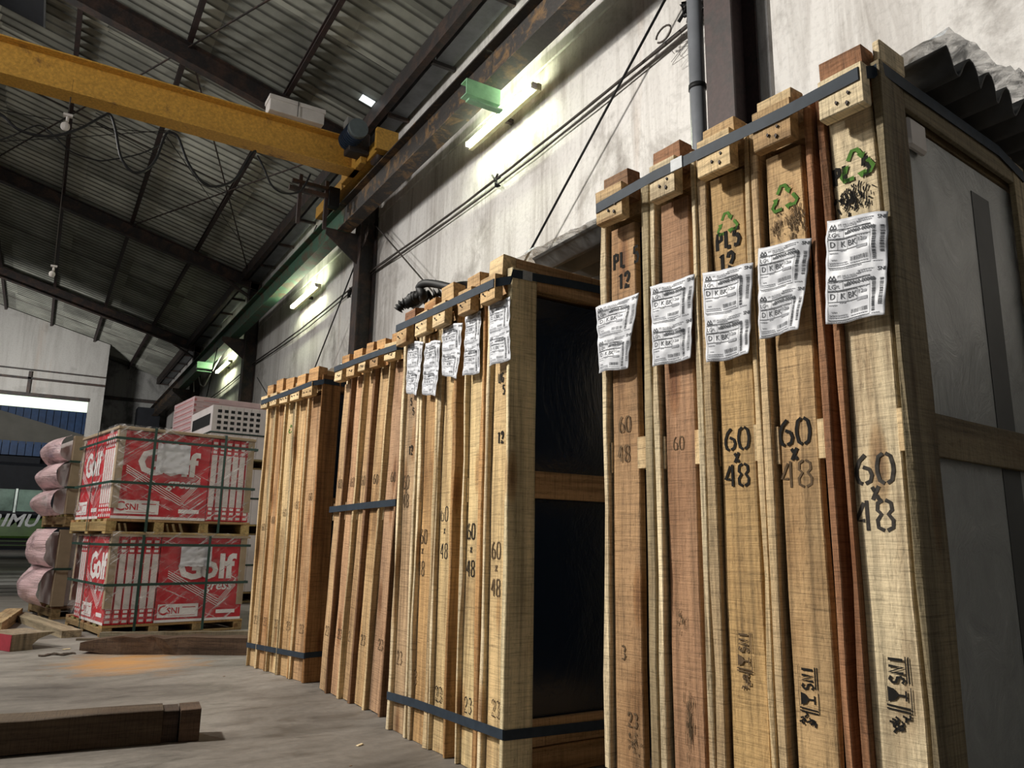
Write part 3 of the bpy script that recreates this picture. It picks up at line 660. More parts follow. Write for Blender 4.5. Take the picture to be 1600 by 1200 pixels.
# wall wiring
def wallc(pix, x=3.2): return [at_x(a, b, x) for a, b in pix]
for k, (dz, rr) in enumerate(((0.0, 0.012), (0.022, 0.009), (-0.018, 0.008))):
    pts = [(3.20 + 0.01 * k, y, 4.0 + dz - 0.05 * math.sin(PI * ((y - a) / (b - a))) * (1 + 0.3 * k) + 0.004 * math.sin(y * 9 + k * 2))
           for a, b in ((-1.0, 2.95), (2.95, 8.6), (8.6, 14.8), (14.8, 20.9), (20.9, 26.8)) for y in [a + (b - a) * j / 14 for j in range(14)]]
    tubeo('wall_cable', pts, rr, [WIREM, RUBBER, WIREM][k], None, 6,
        ['thickest brown cable of the bundle strung along the white wall', 'black cable riding on top of the bundle along the white wall', 'thin lowest cable of the bundle along the white wall'][k], 'cable')
jb = empty('insulator_cluster', T(3.15, 3.0, 4.05), 'tangle of insulator, coiled wire and dark knots beside the nearest column', 'wiring')
tubeo('coil', [(-0.03 + 0.02 * math.sin(t * 2.3), 0.07 * math.sin(t), 0.08 + 0.09 * math.cos(t)) for t in [k * 0.5 for k in range(30)]], 0.006, POLY, jb, 5)
tubeo('clamp', [(-0.03, 0.30 + 0.07 * math.cos(t), -0.06 + 0.05 * math.sin(t)) for t in [k * 0.4 for k in range(15)]], 0.007, WIREM, jb, 5)
bm = bmesh.new()
r3 = random.Random(5)
for k in range(5): tube_mesh(bm, [(r3.uniform(-.05, .05), r3.uniform(-.08, .15), r3.uniform(-.08, .1)) for j in range(5)], 0.012, 5)
link('knot', bm, RUBBER, jb)
bm = bmesh.new()
for k in range(7): tube_mesh(bm, smooth_path([(0.03, r3.uniform(-.1, .3), r3.uniform(-.28, -.05)) for j in range(3)], 4), 0.0018, 4)
link('loose_wires', bm, WIREM, jb, kind='stuff')
# pipe beside the first column
pp = empty('drain_pipe', T(3.06, 2.96, 0), 'smooth grey drain pipe strapped beside the nearest steel column', 'pipe')
bm = bmesh.new(); tube_mesh(bm, [(0, 0, 0), (0, 0, 5.5)], 0.048, 16); link('pipe_run', bm, PIPEM, pp)
for z in (1.2, 3.38, 4.6): bm = bmesh.new(); tube_mesh(bm, [(0, 0, z), (0, 0, z + 0.03)], 0.053, 16); link('pipe_strap', bm, RUBBER, pp)
# diagonal brace cables
tubeo('brace_cable', [at_x(1047, -15, 3.12), at_x(800, 445, 3.12)], 0.010, RUBBER, None, 6, 'black brace cable slanting down across the wall above the nearer crates', 'cable')
def down(a, b):
    t = (0.02 - a.z) / (b.z - a.z); return [a, b, a + (b - a) * t]
tubeo('brace_cable', down(at_x(585, 350, 3.1), at_x(680, 460, 3.1)), 0.009, WIREM, None, 6, 'short brace cable slanting down right from the second column to the crate tops', 'cable')
bc = empty('chain_and_cable', T(0, 0, 0), 'brace cable hung from a short chain left of the second column', 'chain')
pts = [at_x(575, 352, 3.05), at_x(572, 372, 3.05), at_x(565, 388, 3.05), at_x(558, 405, 3.05)]
for a, b in zip(pts, pts[1:]):
    mid = (a + b) / 2; d = (b - a) * 0.5
    tubeo('link', [mid + d * math.cos(t) + Vector((0, 0.035, 0)) * math.sin(t) for t in [2 * PI * k / 12 for k in range(12)]], 0.008, STEEL, bc, 5, close=True)
tubeo('cable', down(pts[-1], at_x(488, 585, 3.05)), 0.009, RUBBER, bc, 6)
tubeo('brace_cable', down(at_x(402, 590, 3.1), at_x(432, 640, 3.1)), 0.008, WIREM, None, 6, 'far brace cable descending to the top of the leftmost crate stack', 'cable')
tubeo('wall_wire', [at_x(495, 352, 2.95), at_x(478, 388, 2.95), at_x(462, 405, 2.95), at_x(440, 418, 2.95), at_x(434, 440, 2.95), at_x(412, 480, 2.95), at_x(395, 500, 2.95)], 0.008, WIREM, None, 6, 'grey wire drooping from the crane frame down to the green girder', 'wire', smooth=True)
tubeo('draped_wire', [at_x(303, 612, 3.0), at_x(303, 585, 3.0), at_x(307, 572, 3.0), at_x(310, 585, 3.0), at_x(313, 600, 3.0), at_x(319, 603, 3.0), at_x(326, 590, 3.0), at_x(345, 556, 3.0)], 0.014, POLY, None, 6, 'white wire looped from the far girder near the back wall', 'wire', smooth=True)
tubeo('wall_wire', [at_x(318, 560, 3.0), at_x(330, 574, 3.0), at_x(345, 556, 3.0), at_x(370, 520, 3.0)], 0.01, WIREM, None, 6, 'thin wire draped beside the farthest tube', 'wire', smooth=True)
sl_ = empty('black_sling', T(0, 0, 0), 'black sling loop hanging from the girder above the far pink cartons', 'sling')
lp_ = [at_x(a, b, 2.6) for a, b in ((322, 624), (308, 634), (300, 650), (299, 658), (306, 652), (314, 640), (320, 626))]
tubeo('loop', lp_, 0.03, RUBBER, sl_, 6, close=True)
tubeo('cord', [lp_[0], Vector((2.72, lp_[0].y, 4.46))], 0.010, RUBBER, sl_, 5)
for (px, py, dz, lab) in ((775, 288, 0.10, 'small dark knot tying the wall cables above the middle stack'), (545, 462, 0.10, 'small dark knot on the wall cables below the second tube')):
    k0 = at_x(px, py, 3.19); k0.z = 4.0 - 0.045
    bm = bmesh.new()
    for q in range(4): tube_mesh(bm, [k0 + Vector((rnd.uniform(-.02, .02), rnd.uniform(-.07, .07), rnd.uniform(-dz, .04))) for j in range(4)], 0.010, 5)
    tag(link('cable_knot', bm, RUBBER), lab, 'knot')
bm = bmesh.new(); y0_, y1_, xa_, xb_ = 9.0, 9.86, -0.60, -1.32
for dz in (0,): box(bm, xb_, xa_, y0_, y1_, -0.02, 0.0)
for v in bm.verts: v.co.z += roofz(v.co.x) - 0.10
link('dark_hatch_panel', bm, DARK, ceil)
bar_between('hatch_edge', (xa_, y0_, roofz(xa_) - 0.11), (xa_, y1_, roofz(xa_) - 0.11), 0.02, 0.03, GUTM, ceil)
bm = bmesh.new(); box(bm, 2.70, 2.86, 7.93, 8.06, -0.004, 0.0)
for v in bm.verts: v.co.z += roofz(v.co.x) - 0.022
link('roof_gap_glow', bm, emis('daylight_through_roof', (0.9, 0.97, 1.0), 1.0), ceil)  # glowing slab standing in for sky seen through a roof gap
#==CRATES==
# ================================================================== CRATES
PALE, CREAM, TAN, ORANGE, REDW, BROWN, DULL = (0.66, 0.50, 0.29), (0.72, 0.60, 0.40), (0.53, 0.36, 0.185), (0.50, 0.29, 0.125), (0.31, 0.155, 0.08), (0.25, 0.14, 0.075), (0.36, 0.29, 0.175)
def nails(parent, u0, u1, v, z0, z1, n=3):
    bm = bmesh.new(); r2 = random.Random(int(u0 * 9999) + int(z0 * 77))
    for k in range(n):
        a, b = r2.uniform(u0 + .012, u1 - .012), r2.uniform(z0 + .012, z1 - .012); l = r2.uniform(.004, .013)
        vs = [(a, v - .0012, b), (a + .003, v - .0016, b - l * .4), (a + .001, v - .0012, b - l), (a - .0035, v - .0014, b - l * .5)]
        top = [bm.verts.new((p[0], p[1] - .001, p[2])) for p in vs]; bot = [bm.verts.new((p[0], v + .001, p[2])) for p in vs]
        bm.faces.new(top); [bm.faces.new((top[i], top[(i + 1) % 4], bot[(i + 1) % 4], bot[i])) for i in range(4)]
    return bm
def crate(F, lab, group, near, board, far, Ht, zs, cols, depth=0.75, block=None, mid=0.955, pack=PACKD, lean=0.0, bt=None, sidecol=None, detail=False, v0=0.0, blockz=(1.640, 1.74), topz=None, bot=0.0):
    """near/far: (u0,u1) of the side planks, board: (u0,u1) of the end board seen from the aisle"""
    uo = board[0]
    M = F.M @ T(uo, v0, 0)
    if lean: M = M @ Matrix.Rotation(-lean, 4, 'Y') if False else M @ Matrix(((1, 0, -lean, 0), (0, 1, 0, 0), (0, 0, 1, 0), (0, 0, 0, 1))).to_3x3().to_4x4()
    root = empty('glass_crate', F.M @ T(uo, v0, 0) @ (Matrix.Rotation(-math.atan(lean), 4, 'Y') if lean else Matrix.Identity(4)), lab, 'crate', group)
    n0, n1 = near[0] - uo, near[1] - uo; b0, b1 = 0.0, board[1] - uo; f0, f1 = far[0] - uo, far[1] - uo
    cb, cn, cf, ck = cols
    jz = lambda: rnd.uniform(-.008, .008)
    eb = plank('end_board', b0, b1, 0.012, 0.034, bot + 0.002, Ht - 0.14 + jz(), cb, root, 'z', 0.0022)
    np_ = plank('side_plank', n0, n1, -0.004, 0.105, bot + 0.002, Ht - 0.045 + jz(), sidecol or cn, root, 'z', 0.0035)
    rc = 0.028 if (lean or detail == 'recess') else 0.0
    plank('side_plank', f0, f1, -0.004 + rc, 0.098, bot + 0.002 + (0.15 if detail == 'far' else 0), Ht - 0.06 + jz(), cf, root, 'z', 0.0035)
    for (a, b, c) in ((n0 + .001, n1 - .001, cn), (f0 + .001, f1 - .001, cf)):
        plank('back_plank', a, b, depth - 0.08, depth, 0.002, Ht - 0.05, c, root, 'z', 0.001)
    # rails that run back towards the wall on both sides
    zz = mid + jz()
    for (a, b, c, near_side) in ((n0, n1, sidecol or ck, True), (f0, f1, ck, False)):
        for (z0_, z1_) in ((Ht - 0.115, Ht - 0.045), (zz - 0.045, zz + 0.045), (0.10, 0.18)):
            plank('side_rail', a + .002, b - .002, 0.106, depth - 0.081, z0_, z1_, c, root, 'y', 0.001, 3)
    # rail ends that show between the planks as small end-grain blocks
    if b0 - n1 > 0.004: plank('rail_end', n1 + .001, b0 - .001, 0.004, 0.10, zz - 0.04, zz + 0.045, PALE, root, 'z', 0.001, 2)
    if f0 - b1 > 0.004: plank('rail_end', b1 + .001, f0 - .001, 0.008, 0.10, zz - 0.045, zz + 0.04, cf, root, 'z', 0.001, 2)
    # top beam and the nailed cleat in front of it
    tz = topz or Ht
    plank('top_beam', b0 - .004, b1 + .002, 0.035, depth, Ht - 0.115, tz - .004, ck, root, 'y', 0.002, 4)
    plank('top_board', b0 - .002, b1 - .004, -0.018, 0.034, Ht - 0.075, tz + rnd.uniform(-.006, .012), block[1] if block else ck, root, 'x', 0.004, 3)
    bz0, bz1 = blockz
    bl = plank('cleat', b0 + (block[2] if block else -.012), b1 + (block[3] if block else -.012), -0.052, -0.019, bz0 + jz() * .7, bz1, block[0] if block else PALE, root, 'x', 0.0025, 3)
    bm = nails(bl, b0, b1, -0.0535, bz0 + .01, bz1 - .03, 3); o = link('nails', bm, NAILM, root, kind='stuff')
    plank('bottom_beam', b0, b1, 0.035, depth, 0.002, 0.09, ck, root, 'y', 0.002, 3)
    # the glass itself
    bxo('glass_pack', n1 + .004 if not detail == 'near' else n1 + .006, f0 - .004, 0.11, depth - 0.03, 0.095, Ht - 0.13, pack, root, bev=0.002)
    root['_u'] = uo
    return root, eb
def bplace(F, root, v=0.0):
    """viewer's right is -u; returns placing function in crate coordinates for print lying on the end board"""
    uo = root['_u']
    return lambda s, z: Vector((-(s) - uo, v, z))
def mark(F, root, eb, name, mat, items, v=0.0098, label=None):
    """items: drawn with s = -u (viewer's x) so writing reads correctly from the aisle"""
    pl = bplace(F, root, v)
    def fn(bm):
        for it in items: it(bm, pl)
    o = print_obj(name, fn, mat, root, None, label)
    o.parent = eb; o.matrix_basis = eb.matrix_basis.inverted()
    return o
def S(F, px, py, txt, h, **k):   # stencil writing centred on a pixel of the row front
    u, z = F.front(px, py); return lambda bm, pl: stencil_text(bm, txt, -u, z, h, pl, **k)
def RC(F, px, py, s): u, z = F.front(px, py); return lambda bm, pl: recycle(bm, -u, z, s, pl)
def SM(F, px, py, w, h, seed, n=26): u, z = F.front(px, py); return lambda bm, pl: smudge(bm, -u, z, w, h, pl, seed, n)
def SNI(F, px, py, s): u, z = F.front(px, py); return lambda bm, pl: sni_stamp(bm, -u, z, s, pl)
def shipping_label(F, root, tl, tr, bl_, br, seed, small=False):
    """paper label stapled to the crate, curled; corners are given on the row front"""
    uo = root['_u']; q = [F.front(*p, v=-0.02) for p in (tl, tr, bl_, br)]
    r2 = random.Random(seed); ph = r2.uniform(0, 6); sgn = r2.choice((-1, 1))
    def P(s, t, off=0.0):   # s right, t down, 0..1
        u = (q[0][0] * (1 - s) + q[1][0] * s) * (1 - t) + (q[2][0] * (1 - s) + q[3][0] * s) * t
        z = (q[0][1] * (1 - s) + q[1][1] * s) * (1 - t) + (q[2][1] * (1 - s) + q[3][1] * s) * t
        w = 0.005 * math.sin(3.0 * s + ph) + 0.009 * t * math.cos(4 * s + 2 * t + ph) + 0.0016 * math.sin(9 * t + 7 * s * sgn + ph)
        w += 0.0028 * noise.noise((s * 5 + seed, t * 8, 0)) * 2 + 0.012 * max(0, s - .8) * 4 * (1 - t)
        return Vector((u - uo, -0.016 - 0.004 * t + w * 0.7 - off, z + 0.002 * math.sin(7 * s + ph)))
    bm = bmesh.new(); nx, nt_ = 26, 36
    G = [[bm.verts.new(P(i / nx, j / nt_)) for i in range(nx + 1)] for j in range(nt_ + 1)]
    for j in range(nt_):
        for i in range(nx): bm.faces.new((G[j][i], G[j][i + 1], G[j + 1][i + 1], G[j + 1][i])).smooth = True
    lb = link('shipping_label', bm, PAPER, root); sf = lb.modifiers.new('s', 'SOLIDIFY'); sf.thickness = 0.0004; sf.offset = 0
    pl = lambda x, y: P(x, 1 - y, 0.0012)
    def dark(bm):
        for oy in (0.5, 0.0):
            Y = lambda a: oy + a * 0.5
            # twin-peak emblem
            for cx in (0.085, 0.145):
                ribbon(bm, [(cx - 0.035, Y(0.82)), (cx, Y(0.90)), (cx + 0.035, Y(0.82))], 0.014, pl)
            ribbon(bm, [(0.05, Y(0.82)), (0.18, Y(0.82))], 0.008, pl)
            ft = lambda t, x, y, s_, **k: font_text(bm, t, x, Y(y), s_, lambda a, b, x0=x, y0=Y(y): pl(x0 + (a - x0), y0 + (b - y0) * 0.62), **k)
            ft('PT. MULIAGLASS', 0.40, 0.875, 0.052)
            ft('SNI', 0.92, 0.90, 0.085, bold=0.02)
            ft('LG', 0.11, 0.69, 0.10); ft('PL', 0.21, 0.685, 0.07)
            ft('BBS', 0.37, 0.70, 0.06, bold=0.03); ft('00060-00040', 0.59, 0.72, 0.085, bold=0.02)
            ft('D', 0.12, 0.50, 0.13); ft('K', 0.29, 0.50, 0.13); ft('BK', 0.45, 0.50, 0.13); ft('12', 0.58, 0.53, 0.085)
            # frames
            for (x0, x1, y0, y1) in ((0.04, 0.74, 0.62, 0.78), (0.04, 0.20, 0.40, 0.60), (0.20, 0.36, 0.40, 0.60), (0.36, 0.53, 0.40, 0.60), (0.04, 0.74, 0.06, 0.80)):
                for a, b in (((x0, y0), (x1, y0)), ((x1, y0), (x1, y1)), ((x1, y1), (x0, y1)), ((x0, y1), (x0, y0))):
                    ribbon(bm, [(a[0] + (b[0] - a[0]) * k / 6, Y(a[1] + (b[1] - a[1]) * k / 6)) for k in range(7)], 0.005, pl)
            ribbon(bm, [(0.16, Y(0.62)), (0.16, Y(0.78))], 0.005, pl); ribbon(bm, [(0.30, Y(0.62)), (0.30, Y(0.78))], 0.005, pl)
            # bar codes
            yy = 0.10
            while yy < 0.74:
                t_ = r2.choice((0.006, 0.010, 0.014)); rect(bm, 0.77, 0.83, Y(yy), Y(yy + t_), pl); 
                if yy > .2: rect(bm, 0.89, 0.955, Y(yy), Y(yy + t_ * .8), pl)
                yy += t_ + r2.choice((0.006, 0.011))
            xx = 0.42
            while xx < 0.70: t_ = r2.choice((0.004, 0.008)); rect(bm, xx, xx + t_, Y(0.15), Y(0.23), pl); xx += t_ + r2.choice((0.005, 0.010))
    def pale(bm):
        for oy in (0.5, 0.0):
            Y = lambda a: oy + a * 0.5
            for (x0, x1, y) in ((0.30, 0.52, 0.83), (0.52, 0.76, 0.87), (0.54, 0.80, 0.91), (0.06, 0.14, 0.765), (0.22, 0.28, 0.765), (0.06, 0.18, 0.61), (0.24, 0.34, 0.37), (0.06, 0.20, 0.33), (0.06, 0.36, 0.14), (0.06, 0.38, 0.10), (0.42, 0.70, 0.10), (0.78, 0.92, 0.05), (0.06, 0.60, 0.02), (0.56, 0.70, 0.60), (0.10, 0.18, 0.20)):
                x = x0
                while x < x1: l = r2.uniform(.012, .04); rect(bm, x, min(x1, x + l), Y(y), Y(y + 0.022), pl); x += l + .01
            rect(bm, 0.52, 0.70, Y(0.36), Y(0.42), pl, 3); rect(bm, 0.62, 0.68, Y(0.50), Y(0.55), pl)
    print_obj('label_print', dark, PRINT, lb); print_obj('label_fine_print', pale, PRINTL, lb)
    return lb
def strap(name, F, pts, w, lab, cat='strap', z=None, m=STRAP, seal=None, th=0.0012):
    """steel band through plan points (u,v,z)"""
    root = empty(name, F.M, lab, cat); bm = bmesh.new(); n = len(pts); prev = None; first = None
    P = [Vector(p) for p in pts]
    cen = sum(P, Vector()) / n
    ring = []
    for i, p in enumerate(P):
        d = (P[(i + 1) % n] - P[i - 1]).normalized(); nn = Vector((d.y, -d.x, 0)).normalized()
        if nn.dot(p - cen) < 0: nn = -nn
        ring.append([bm.verts.new(p + nn * a + Vector((0, 0, b))) for a, b in ((0, -w / 2), (th, -w / 2), (th, w / 2), (0, w / 2))])
    for i in range(n):
        A, B = ring[i], ring[(i + 1) % n]
        for k in range(4): bm.faces.new((A[k], A[(k + 1) % 4], B[(k + 1) % 4], B[k]))
    link('band', bm, m, root)
    if seal:
        u, v, zz, axis = seal
        if axis == 'u': bxo('seal', u - .02, u + .02, v - .004, v - .0012, zz - w / 2 - .002, zz + w / 2 + .002, CLIP, root, bev=0.0008)
        else: bxo('seal', u - .004, u - .0012, v - .02, v + .02, zz - w / 2 - .002, zz + w / 2 + .002, CLIP, root, bev=0.0008)
    return root

FR = Frame(1.4366, 0.8593, 5.5); FM = Frame(1.296, 2.1386, 1.5)
tmp = at_z(474, 1068, 0); FL = Frame(tmp.x, tmp.y, 10.0)
tmp = at_z(609, 1127, 0); F2 = Frame(tmp.x, tmp.y, 4.0)
# ---- right stack, five crates (near to far)
GR = 'glass crates in the nearest stack on the right'
R = []
R.append(crate(FR, 'tall crate nearest the camera, pale cream end board with open side of wrapped glass', GR, (0.0, 0.016), (0.030, 0.130), (0.131, 0.145), 1.80, None,
    (CREAM, DULL, REDW, (0.30, 0.22, 0.12)), block=(CREAM, REDW, -.016, -.016), pack=PACKG, detail='near', depth=0.77, sidecol=(0.19, 0.155, 0.095)))
R.append(crate(FR, 'tall tan crate with bold black 60 x 48, second from right in nearest stack', GR, (0.166, 0.183), (0.205, 0.299), (0.313, 0.335), 1.79, None,
    (TAN, REDW, (0.62, 0.46, 0.27), TAN), block=(TAN, PALE, -.018, -.012)))
R.append(crate(FR, 'middle crate of the nearest stack, golden brown board with bold 60 x 48', GR, (0.338, 0.352), (0.366, 0.465), (0.470, 0.500), 1.79, None,
    ((0.50, 0.33, 0.15), PALE, (0.46, 0.34, 0.2), TAN), block=(PALE, TAN, -.012, -.010)))
R.append(crate(FR, 'reddish crate, second from the left in the nearest stack, board nearly without writing', GR, (0.503, 0.520), (0.542, 0.640), (0.649, 0.667), 1.795, None,
    ((0.38, 0.22, 0.125), CREAM, CREAM, ORANGE), block=(CREAM, REDW, -.010, -.020)))
R.append(crate(FR, 'leftmost crate of the nearest stack, orange board marked PL 5 12, beside the dark gap', GR, (0.672, 0.700), (0.738, 0.838), (0.843, 0.864), 1.785, None,
    ((0.42, 0.26, 0.135), DULL, CREAM, TAN), block=(PALE, BROWN, -.010, -.006), detail='far'))
WORN = plain('worn_black_ink', (0.050, 0.045, 0.040), 0.9, 0, 0.1, 0.5, 90)
for (r, eb), tx in zip(R, (((1362, 732), (1364, 768), (1362, 805), 0.060, WORN, WORN), ((1237, 674), (1237, 707), (1240, 740), 0.058, INK, INK2), ((1147, 685), (1147, 713), (1147, 742), 0.052, INK, INK))):
    a, b, c, h, mt, mt2 = tx
    mark(FR, r, eb, 'stencil_writing', mt, [S(FR, *a, '60', h, w=.20, aspect=.88), S(FR, *b, 'x', h * .72, w=.28)] + ([S(FR, *c, '48', h, w=.20, aspect=.88)] if mt2 == mt else []))
    if mt2 != mt: mark(FR, r, eb, 'faded_stencil', mt2, [S(FR, *c, '48', h, w=.15, aspect=.88)])
(r5, e5), (r4, e4), (r3_, e3), (r2_, e2), (r1, e1) = R
mark(FR, r2_, e2, 'faded_stencil', INK2, [S(FR, 1056, 692, '60', 0.035, w=.12), SM(FR, 1060, 972, .03, .05, 4, 12), SM(FR, 1072, 1120, .03, .14, 8, 22)])
mark(FR, r1, e1, 'handwriting', INK2, [S(FR, 972, 662, '60', 0.045, w=.14), S(FR, 970, 708, '48', 0.045, w=.14), S(FR, 970, 1020, '3', 0.035, w=.2), S(FR, 984, 1126, '23', 0.035, w=.18), SM(FR, 984, 1160, .05, .05, 5, 10)])
mark(FR, r1, e1, 'stencil_writing', INK, [S(FR, 974, 402, 'PL 5', 0.048, w=.3), S(FR, 971, 437, '12', 0.045, w=.34)])
mark(FR, r3_, e3, 'stencil_writing', INK, [S(FR, 1133, 372, 'PL5', 0.046, w=.34), S(FR, 1131, 408, '12', 0.046, w=.34)])
mark(FR, r3_, e3, 'recycling_mark', GINK, [RC(FR, 1132, 349, 0.036)])
mark(FR, r4, e4, 'recycling_mark', GINK, [RC(FR, 1221, 309, 0.040)])
mark(FR, r4, e4, 'smudged_stencil', INK2, [SM(FR, 1238, 342, .05, .07, 3, 30), SM(FR, 1212, 352, .04, .07, 9, 14)])
mark(FR, r5, e5, 'recycling_mark', GINK, [RC(FR, 1334, 257, 0.044)])
mark(FR, r5, e5, 'stencil_writing', INK, [S(FR, 1326, 266, 'PL 5', 0.040, w=.34)])
mark(FR, r5, e5, 'smudged_stencil', INK, [SM(FR, 1328, 308, .07, .06, 2, 34)])
mark(FR, r5, e5, 'transport_stamp', INK, [SNI(FR, 1404, 1150, 0.046)])
mark(FR, r4, e4, 'transport_stamp', INK, [SNI(FR, 1262, 1146, 0.042)])
mark(FR, r3_, e3, 'transport_stamp', INK2, [SNI(FR, 1160, 1078, 0.040)])
RL = [((1290, 345), (1385, 328), (1290, 507), (1385, 492)), ((1183, 388), (1265, 370), (1186, 530), (1250, 515)), ((1094, 427), (1174, 410), (1105, 568), (1170, 553)),
      ((1013, 448), (1082, 428), (1021, 574), (1077, 560)), ((930, 480), (994, 456), (936, 583), (978, 575))]
for i, ((r, eb), q) in enumerate(zip(R, RL)): shipping_label(FR, r, *q, seed=11 + i)
# extra bits on the nearest crate: foam corners, padding strips on the wrapped glass
for (v0, v1, z0, z1) in ((0.46, 0.56, 0.1, 1.60),): bxo('padding_strip', 0.0045 - 0.030 + 0.016, 0.0065 - 0.030 + 0.016, v0, v1, z0, z1, plain('dark_padding', (0.05, 0.052, 0.05), 0.6), r5)
bxo('foam_corner', -0.028, -0.010, 0.12, 0.20, 1.60, 1.672, POLY, r5, bev=0.006)
bxo('top_cleat', -0.030, -0.012, 0.012, 0.12, 1.762, 1.815, WOOD, r5, color=CREAM, bev=0.003)
# steel band round the right stack
zf = 1.705
strap('steel_strap', FR, [(0.010, -0.0055, 1.73), (0.02, -0.054, 1.712)] + [(u, -0.054, zf) for u in (0.2, 0.4, 0.6)] + [(0.83, -0.054, 1.69), (0.862, -0.006, 1.70), (0.866, 0.2, 1.71), (0.866, 0.752, 1.72), (-0.0025, 0.752, 1.72), (-0.0025, 0.60, 1.745), (-0.0025, 0.10, 1.738), (-0.0025, -0.003, 1.738)],
    0.030, 'black steel strap binding the tops of the nearest crate stack', seal=(0.52, -0.054, 1.706, 'u'))

# ---- middle stack
GM = 'glass crates in the middle stack'
M_ = []
K = dict(mid=0.91, blockz=(1.535, 1.625), depth=0.78)
M_.append(crate(FM, 'nearest crate of the middle stack, pale board with light post beside the black opening', GM, (0.001, 0.022), (0.034, 0.124), (0.133, 0.154), 1.70, None, ((0.58, 0.42, 0.22), (0.62, 0.52, 0.33), CREAM, (0.42, 0.26, 0.13)), block=(TAN, PALE, -.004, 0), detail='near', **K))
M_.append(crate(FM, 'pale cream crate marked 60 x 48, second from right in the middle stack', GM, (0.162, 0.184), (0.193, 0.285), (0.291, 0.304), 1.69, None, ((0.62, 0.47, 0.25), ORANGE, CREAM, TAN), block=(TAN, TAN, 0, 0), **K))
M_.append(crate(FM, 'middle crate of the middle stack with darkest 60 x 48 and an orange near plank', GM, (0.368, 0.385), (0.391, 0.488), (0.492, 0.505), 1.69, None, ((0.60, 0.44, 0.23), (0.42, 0.24, 0.10), CREAM, TAN), block=(PALE, TAN, 0, 0), **K))
M_.append(crate(FM, 'orange-tan crate, second from left in the middle stack, under the black hose', GM, (0.512, 0.532), (0.541, 0.645), (0.650, 0.668), 1.685, None, ((0.50, 0.31, 0.14), PALE, CREAM, TAN), block=(PALE, ORANGE, 0, 0), **K))
M_.append(crate(FM, 'leftmost grey-brown crate of the middle stack, marked 12', GM, (0.682, 0.700), (0.726, 0.826), (0.831, 0.850), 1.68, None, ((0.42, 0.29, 0.17), CREAM, CREAM, TAN), block=(TAN, REDW, 0, 0), **K))
ML = [((762, 475), (793, 463), (765, 573), (795, 562)), ((725, 495), (748, 485), (724, 588), (747, 583)), ((691, 513), (719, 503), (690, 586), (716, 592)), ((664, 536), (685, 531), (659, 616), (683, 619)), ((637, 535), (658, 533), (634, 614), (653, 618))]
for i, ((r, eb), q) in enumerate(zip(M_, ML)): shipping_label(FM, r, *q, seed=31 + i)
for (r, eb), (a, b, c), s23, mt in zip(M_, (((771, 860), (771, 887), (770, 918)), ((732, 830), (732, 858), (731, 888)), ((691, 803), (691, 829), (690, 861)), ((658, 838), (656, 860), (654, 888)), ((631, 753), (631, 766), (630, 782))), ((770, 1108), (727, 1103), (681, 1085), (642, 1058), (620, 1028)), (INK2, INK, INK, INK2, INK2)):
    mark(FM, r, eb, 'stencil_writing', mt, [S(FM, *a, '60', 0.055, w=.16), S(FM, *b, 'x', 0.032, w=.24), S(FM, *c, '48', 0.055, w=.16), S(FM, *s23, '23', 0.05, w=.14)])
mark(FM, M_[0][0], M_[0][1], 'stencil_writing', INK, [S(FM, 779, 590, 'UG', 0.034, w=.26), S(FM, 783, 608, '5', 0.032, w=.3), S(FM, 778, 683, '12', 0.038, w=.3)])
mark(FM, M_[4][0], M_[4][1], 'stencil_writing', INK, [S(FM, 639, 627, '5', 0.03, w=.3), S(FM, 642, 642, '5', 0.03, w=.3), S(FM, 638, 703, '12', 0.036, w=.3)])
MX = -0.0535
strap('steel_strap', FM, [(0.0, -0.006, 1.60), (0.035, MX, 1.59)] + [(u, MX, 1.59 + .02 * u) for u in (0.2, 0.4, 0.6)] + [(0.83, MX, 1.61), (0.852, -0.005, 1.62), (0.853, 0.782, 1.63), (-0.002, 0.782, 1.65), (-0.002, 0.3, 1.640), (-0.002, 0.0, 1.625)], 0.030, 'black steel strap binding the tops of the middle crate stack', seal=(-0.001, 0.06, 1.628, 'v'))
strap('steel_strap', FM, [(0.0, -0.006, 0.15)] + [(u, -0.006, 0.15 - .02 * u) for u in (0.2, 0.4, 0.6)] + [(0.852, -0.006, 0.125), (0.853, 0.782, 0.13), (-0.002, 0.782, 0.13), (-0.002, 0.0, 0.148)], 0.030, 'black steel strap round the foot of the middle crate stack')
# ---- leaning stack between middle and left ones
G2 = 'thin leaning crates between the middle and left stacks'
K2 = dict(mid=0.86, blockz=(1.52, 1.60), depth=0.75, lean=0.062)
sp = [((0.085, 0.10), (0.108, 0.222), (0.226, 0.24), (0.40, 0.25, 0.15), 'leaning crate of reddish worn boards right beside the middle stack'),
      ((0.245, 0.262), (0.285, 0.375), (0.378, 0.395), (0.52, 0.35, 0.18), 'leaning crate with a splintered pale plank, second from the middle stack'),
      ((0.398, 0.412), (0.420, 0.500), (0.505, 0.52), (0.46, 0.30, 0.16), 'leaning crate in the centre of the tilted stack'),
      ((0.525, 0.54), (0.545, 0.645), (0.65, 0.67), (0.50, 0.30, 0.17), 'leaning crate second from the left of the tilted stack, with dark gap beside it'),
      ((0.675, 0.69), (0.697, 0.790), (0.795, 0.81), (0.50, 0.33, 0.18), 'leftmost leaning crate, beside the dark gap of the left stack')]
S2 = []
for i, (n_, b_, f_, c, lab) in enumerate(sp):
    S2.append(crate(F2, lab, G2, n_, b_, f_, 1.66, None, (c, PALE if i % 2 else BROWN, CREAM, ORANGE), block=(TAN if i % 2 else PALE, ORANGE, -.004, -.004), **K2))
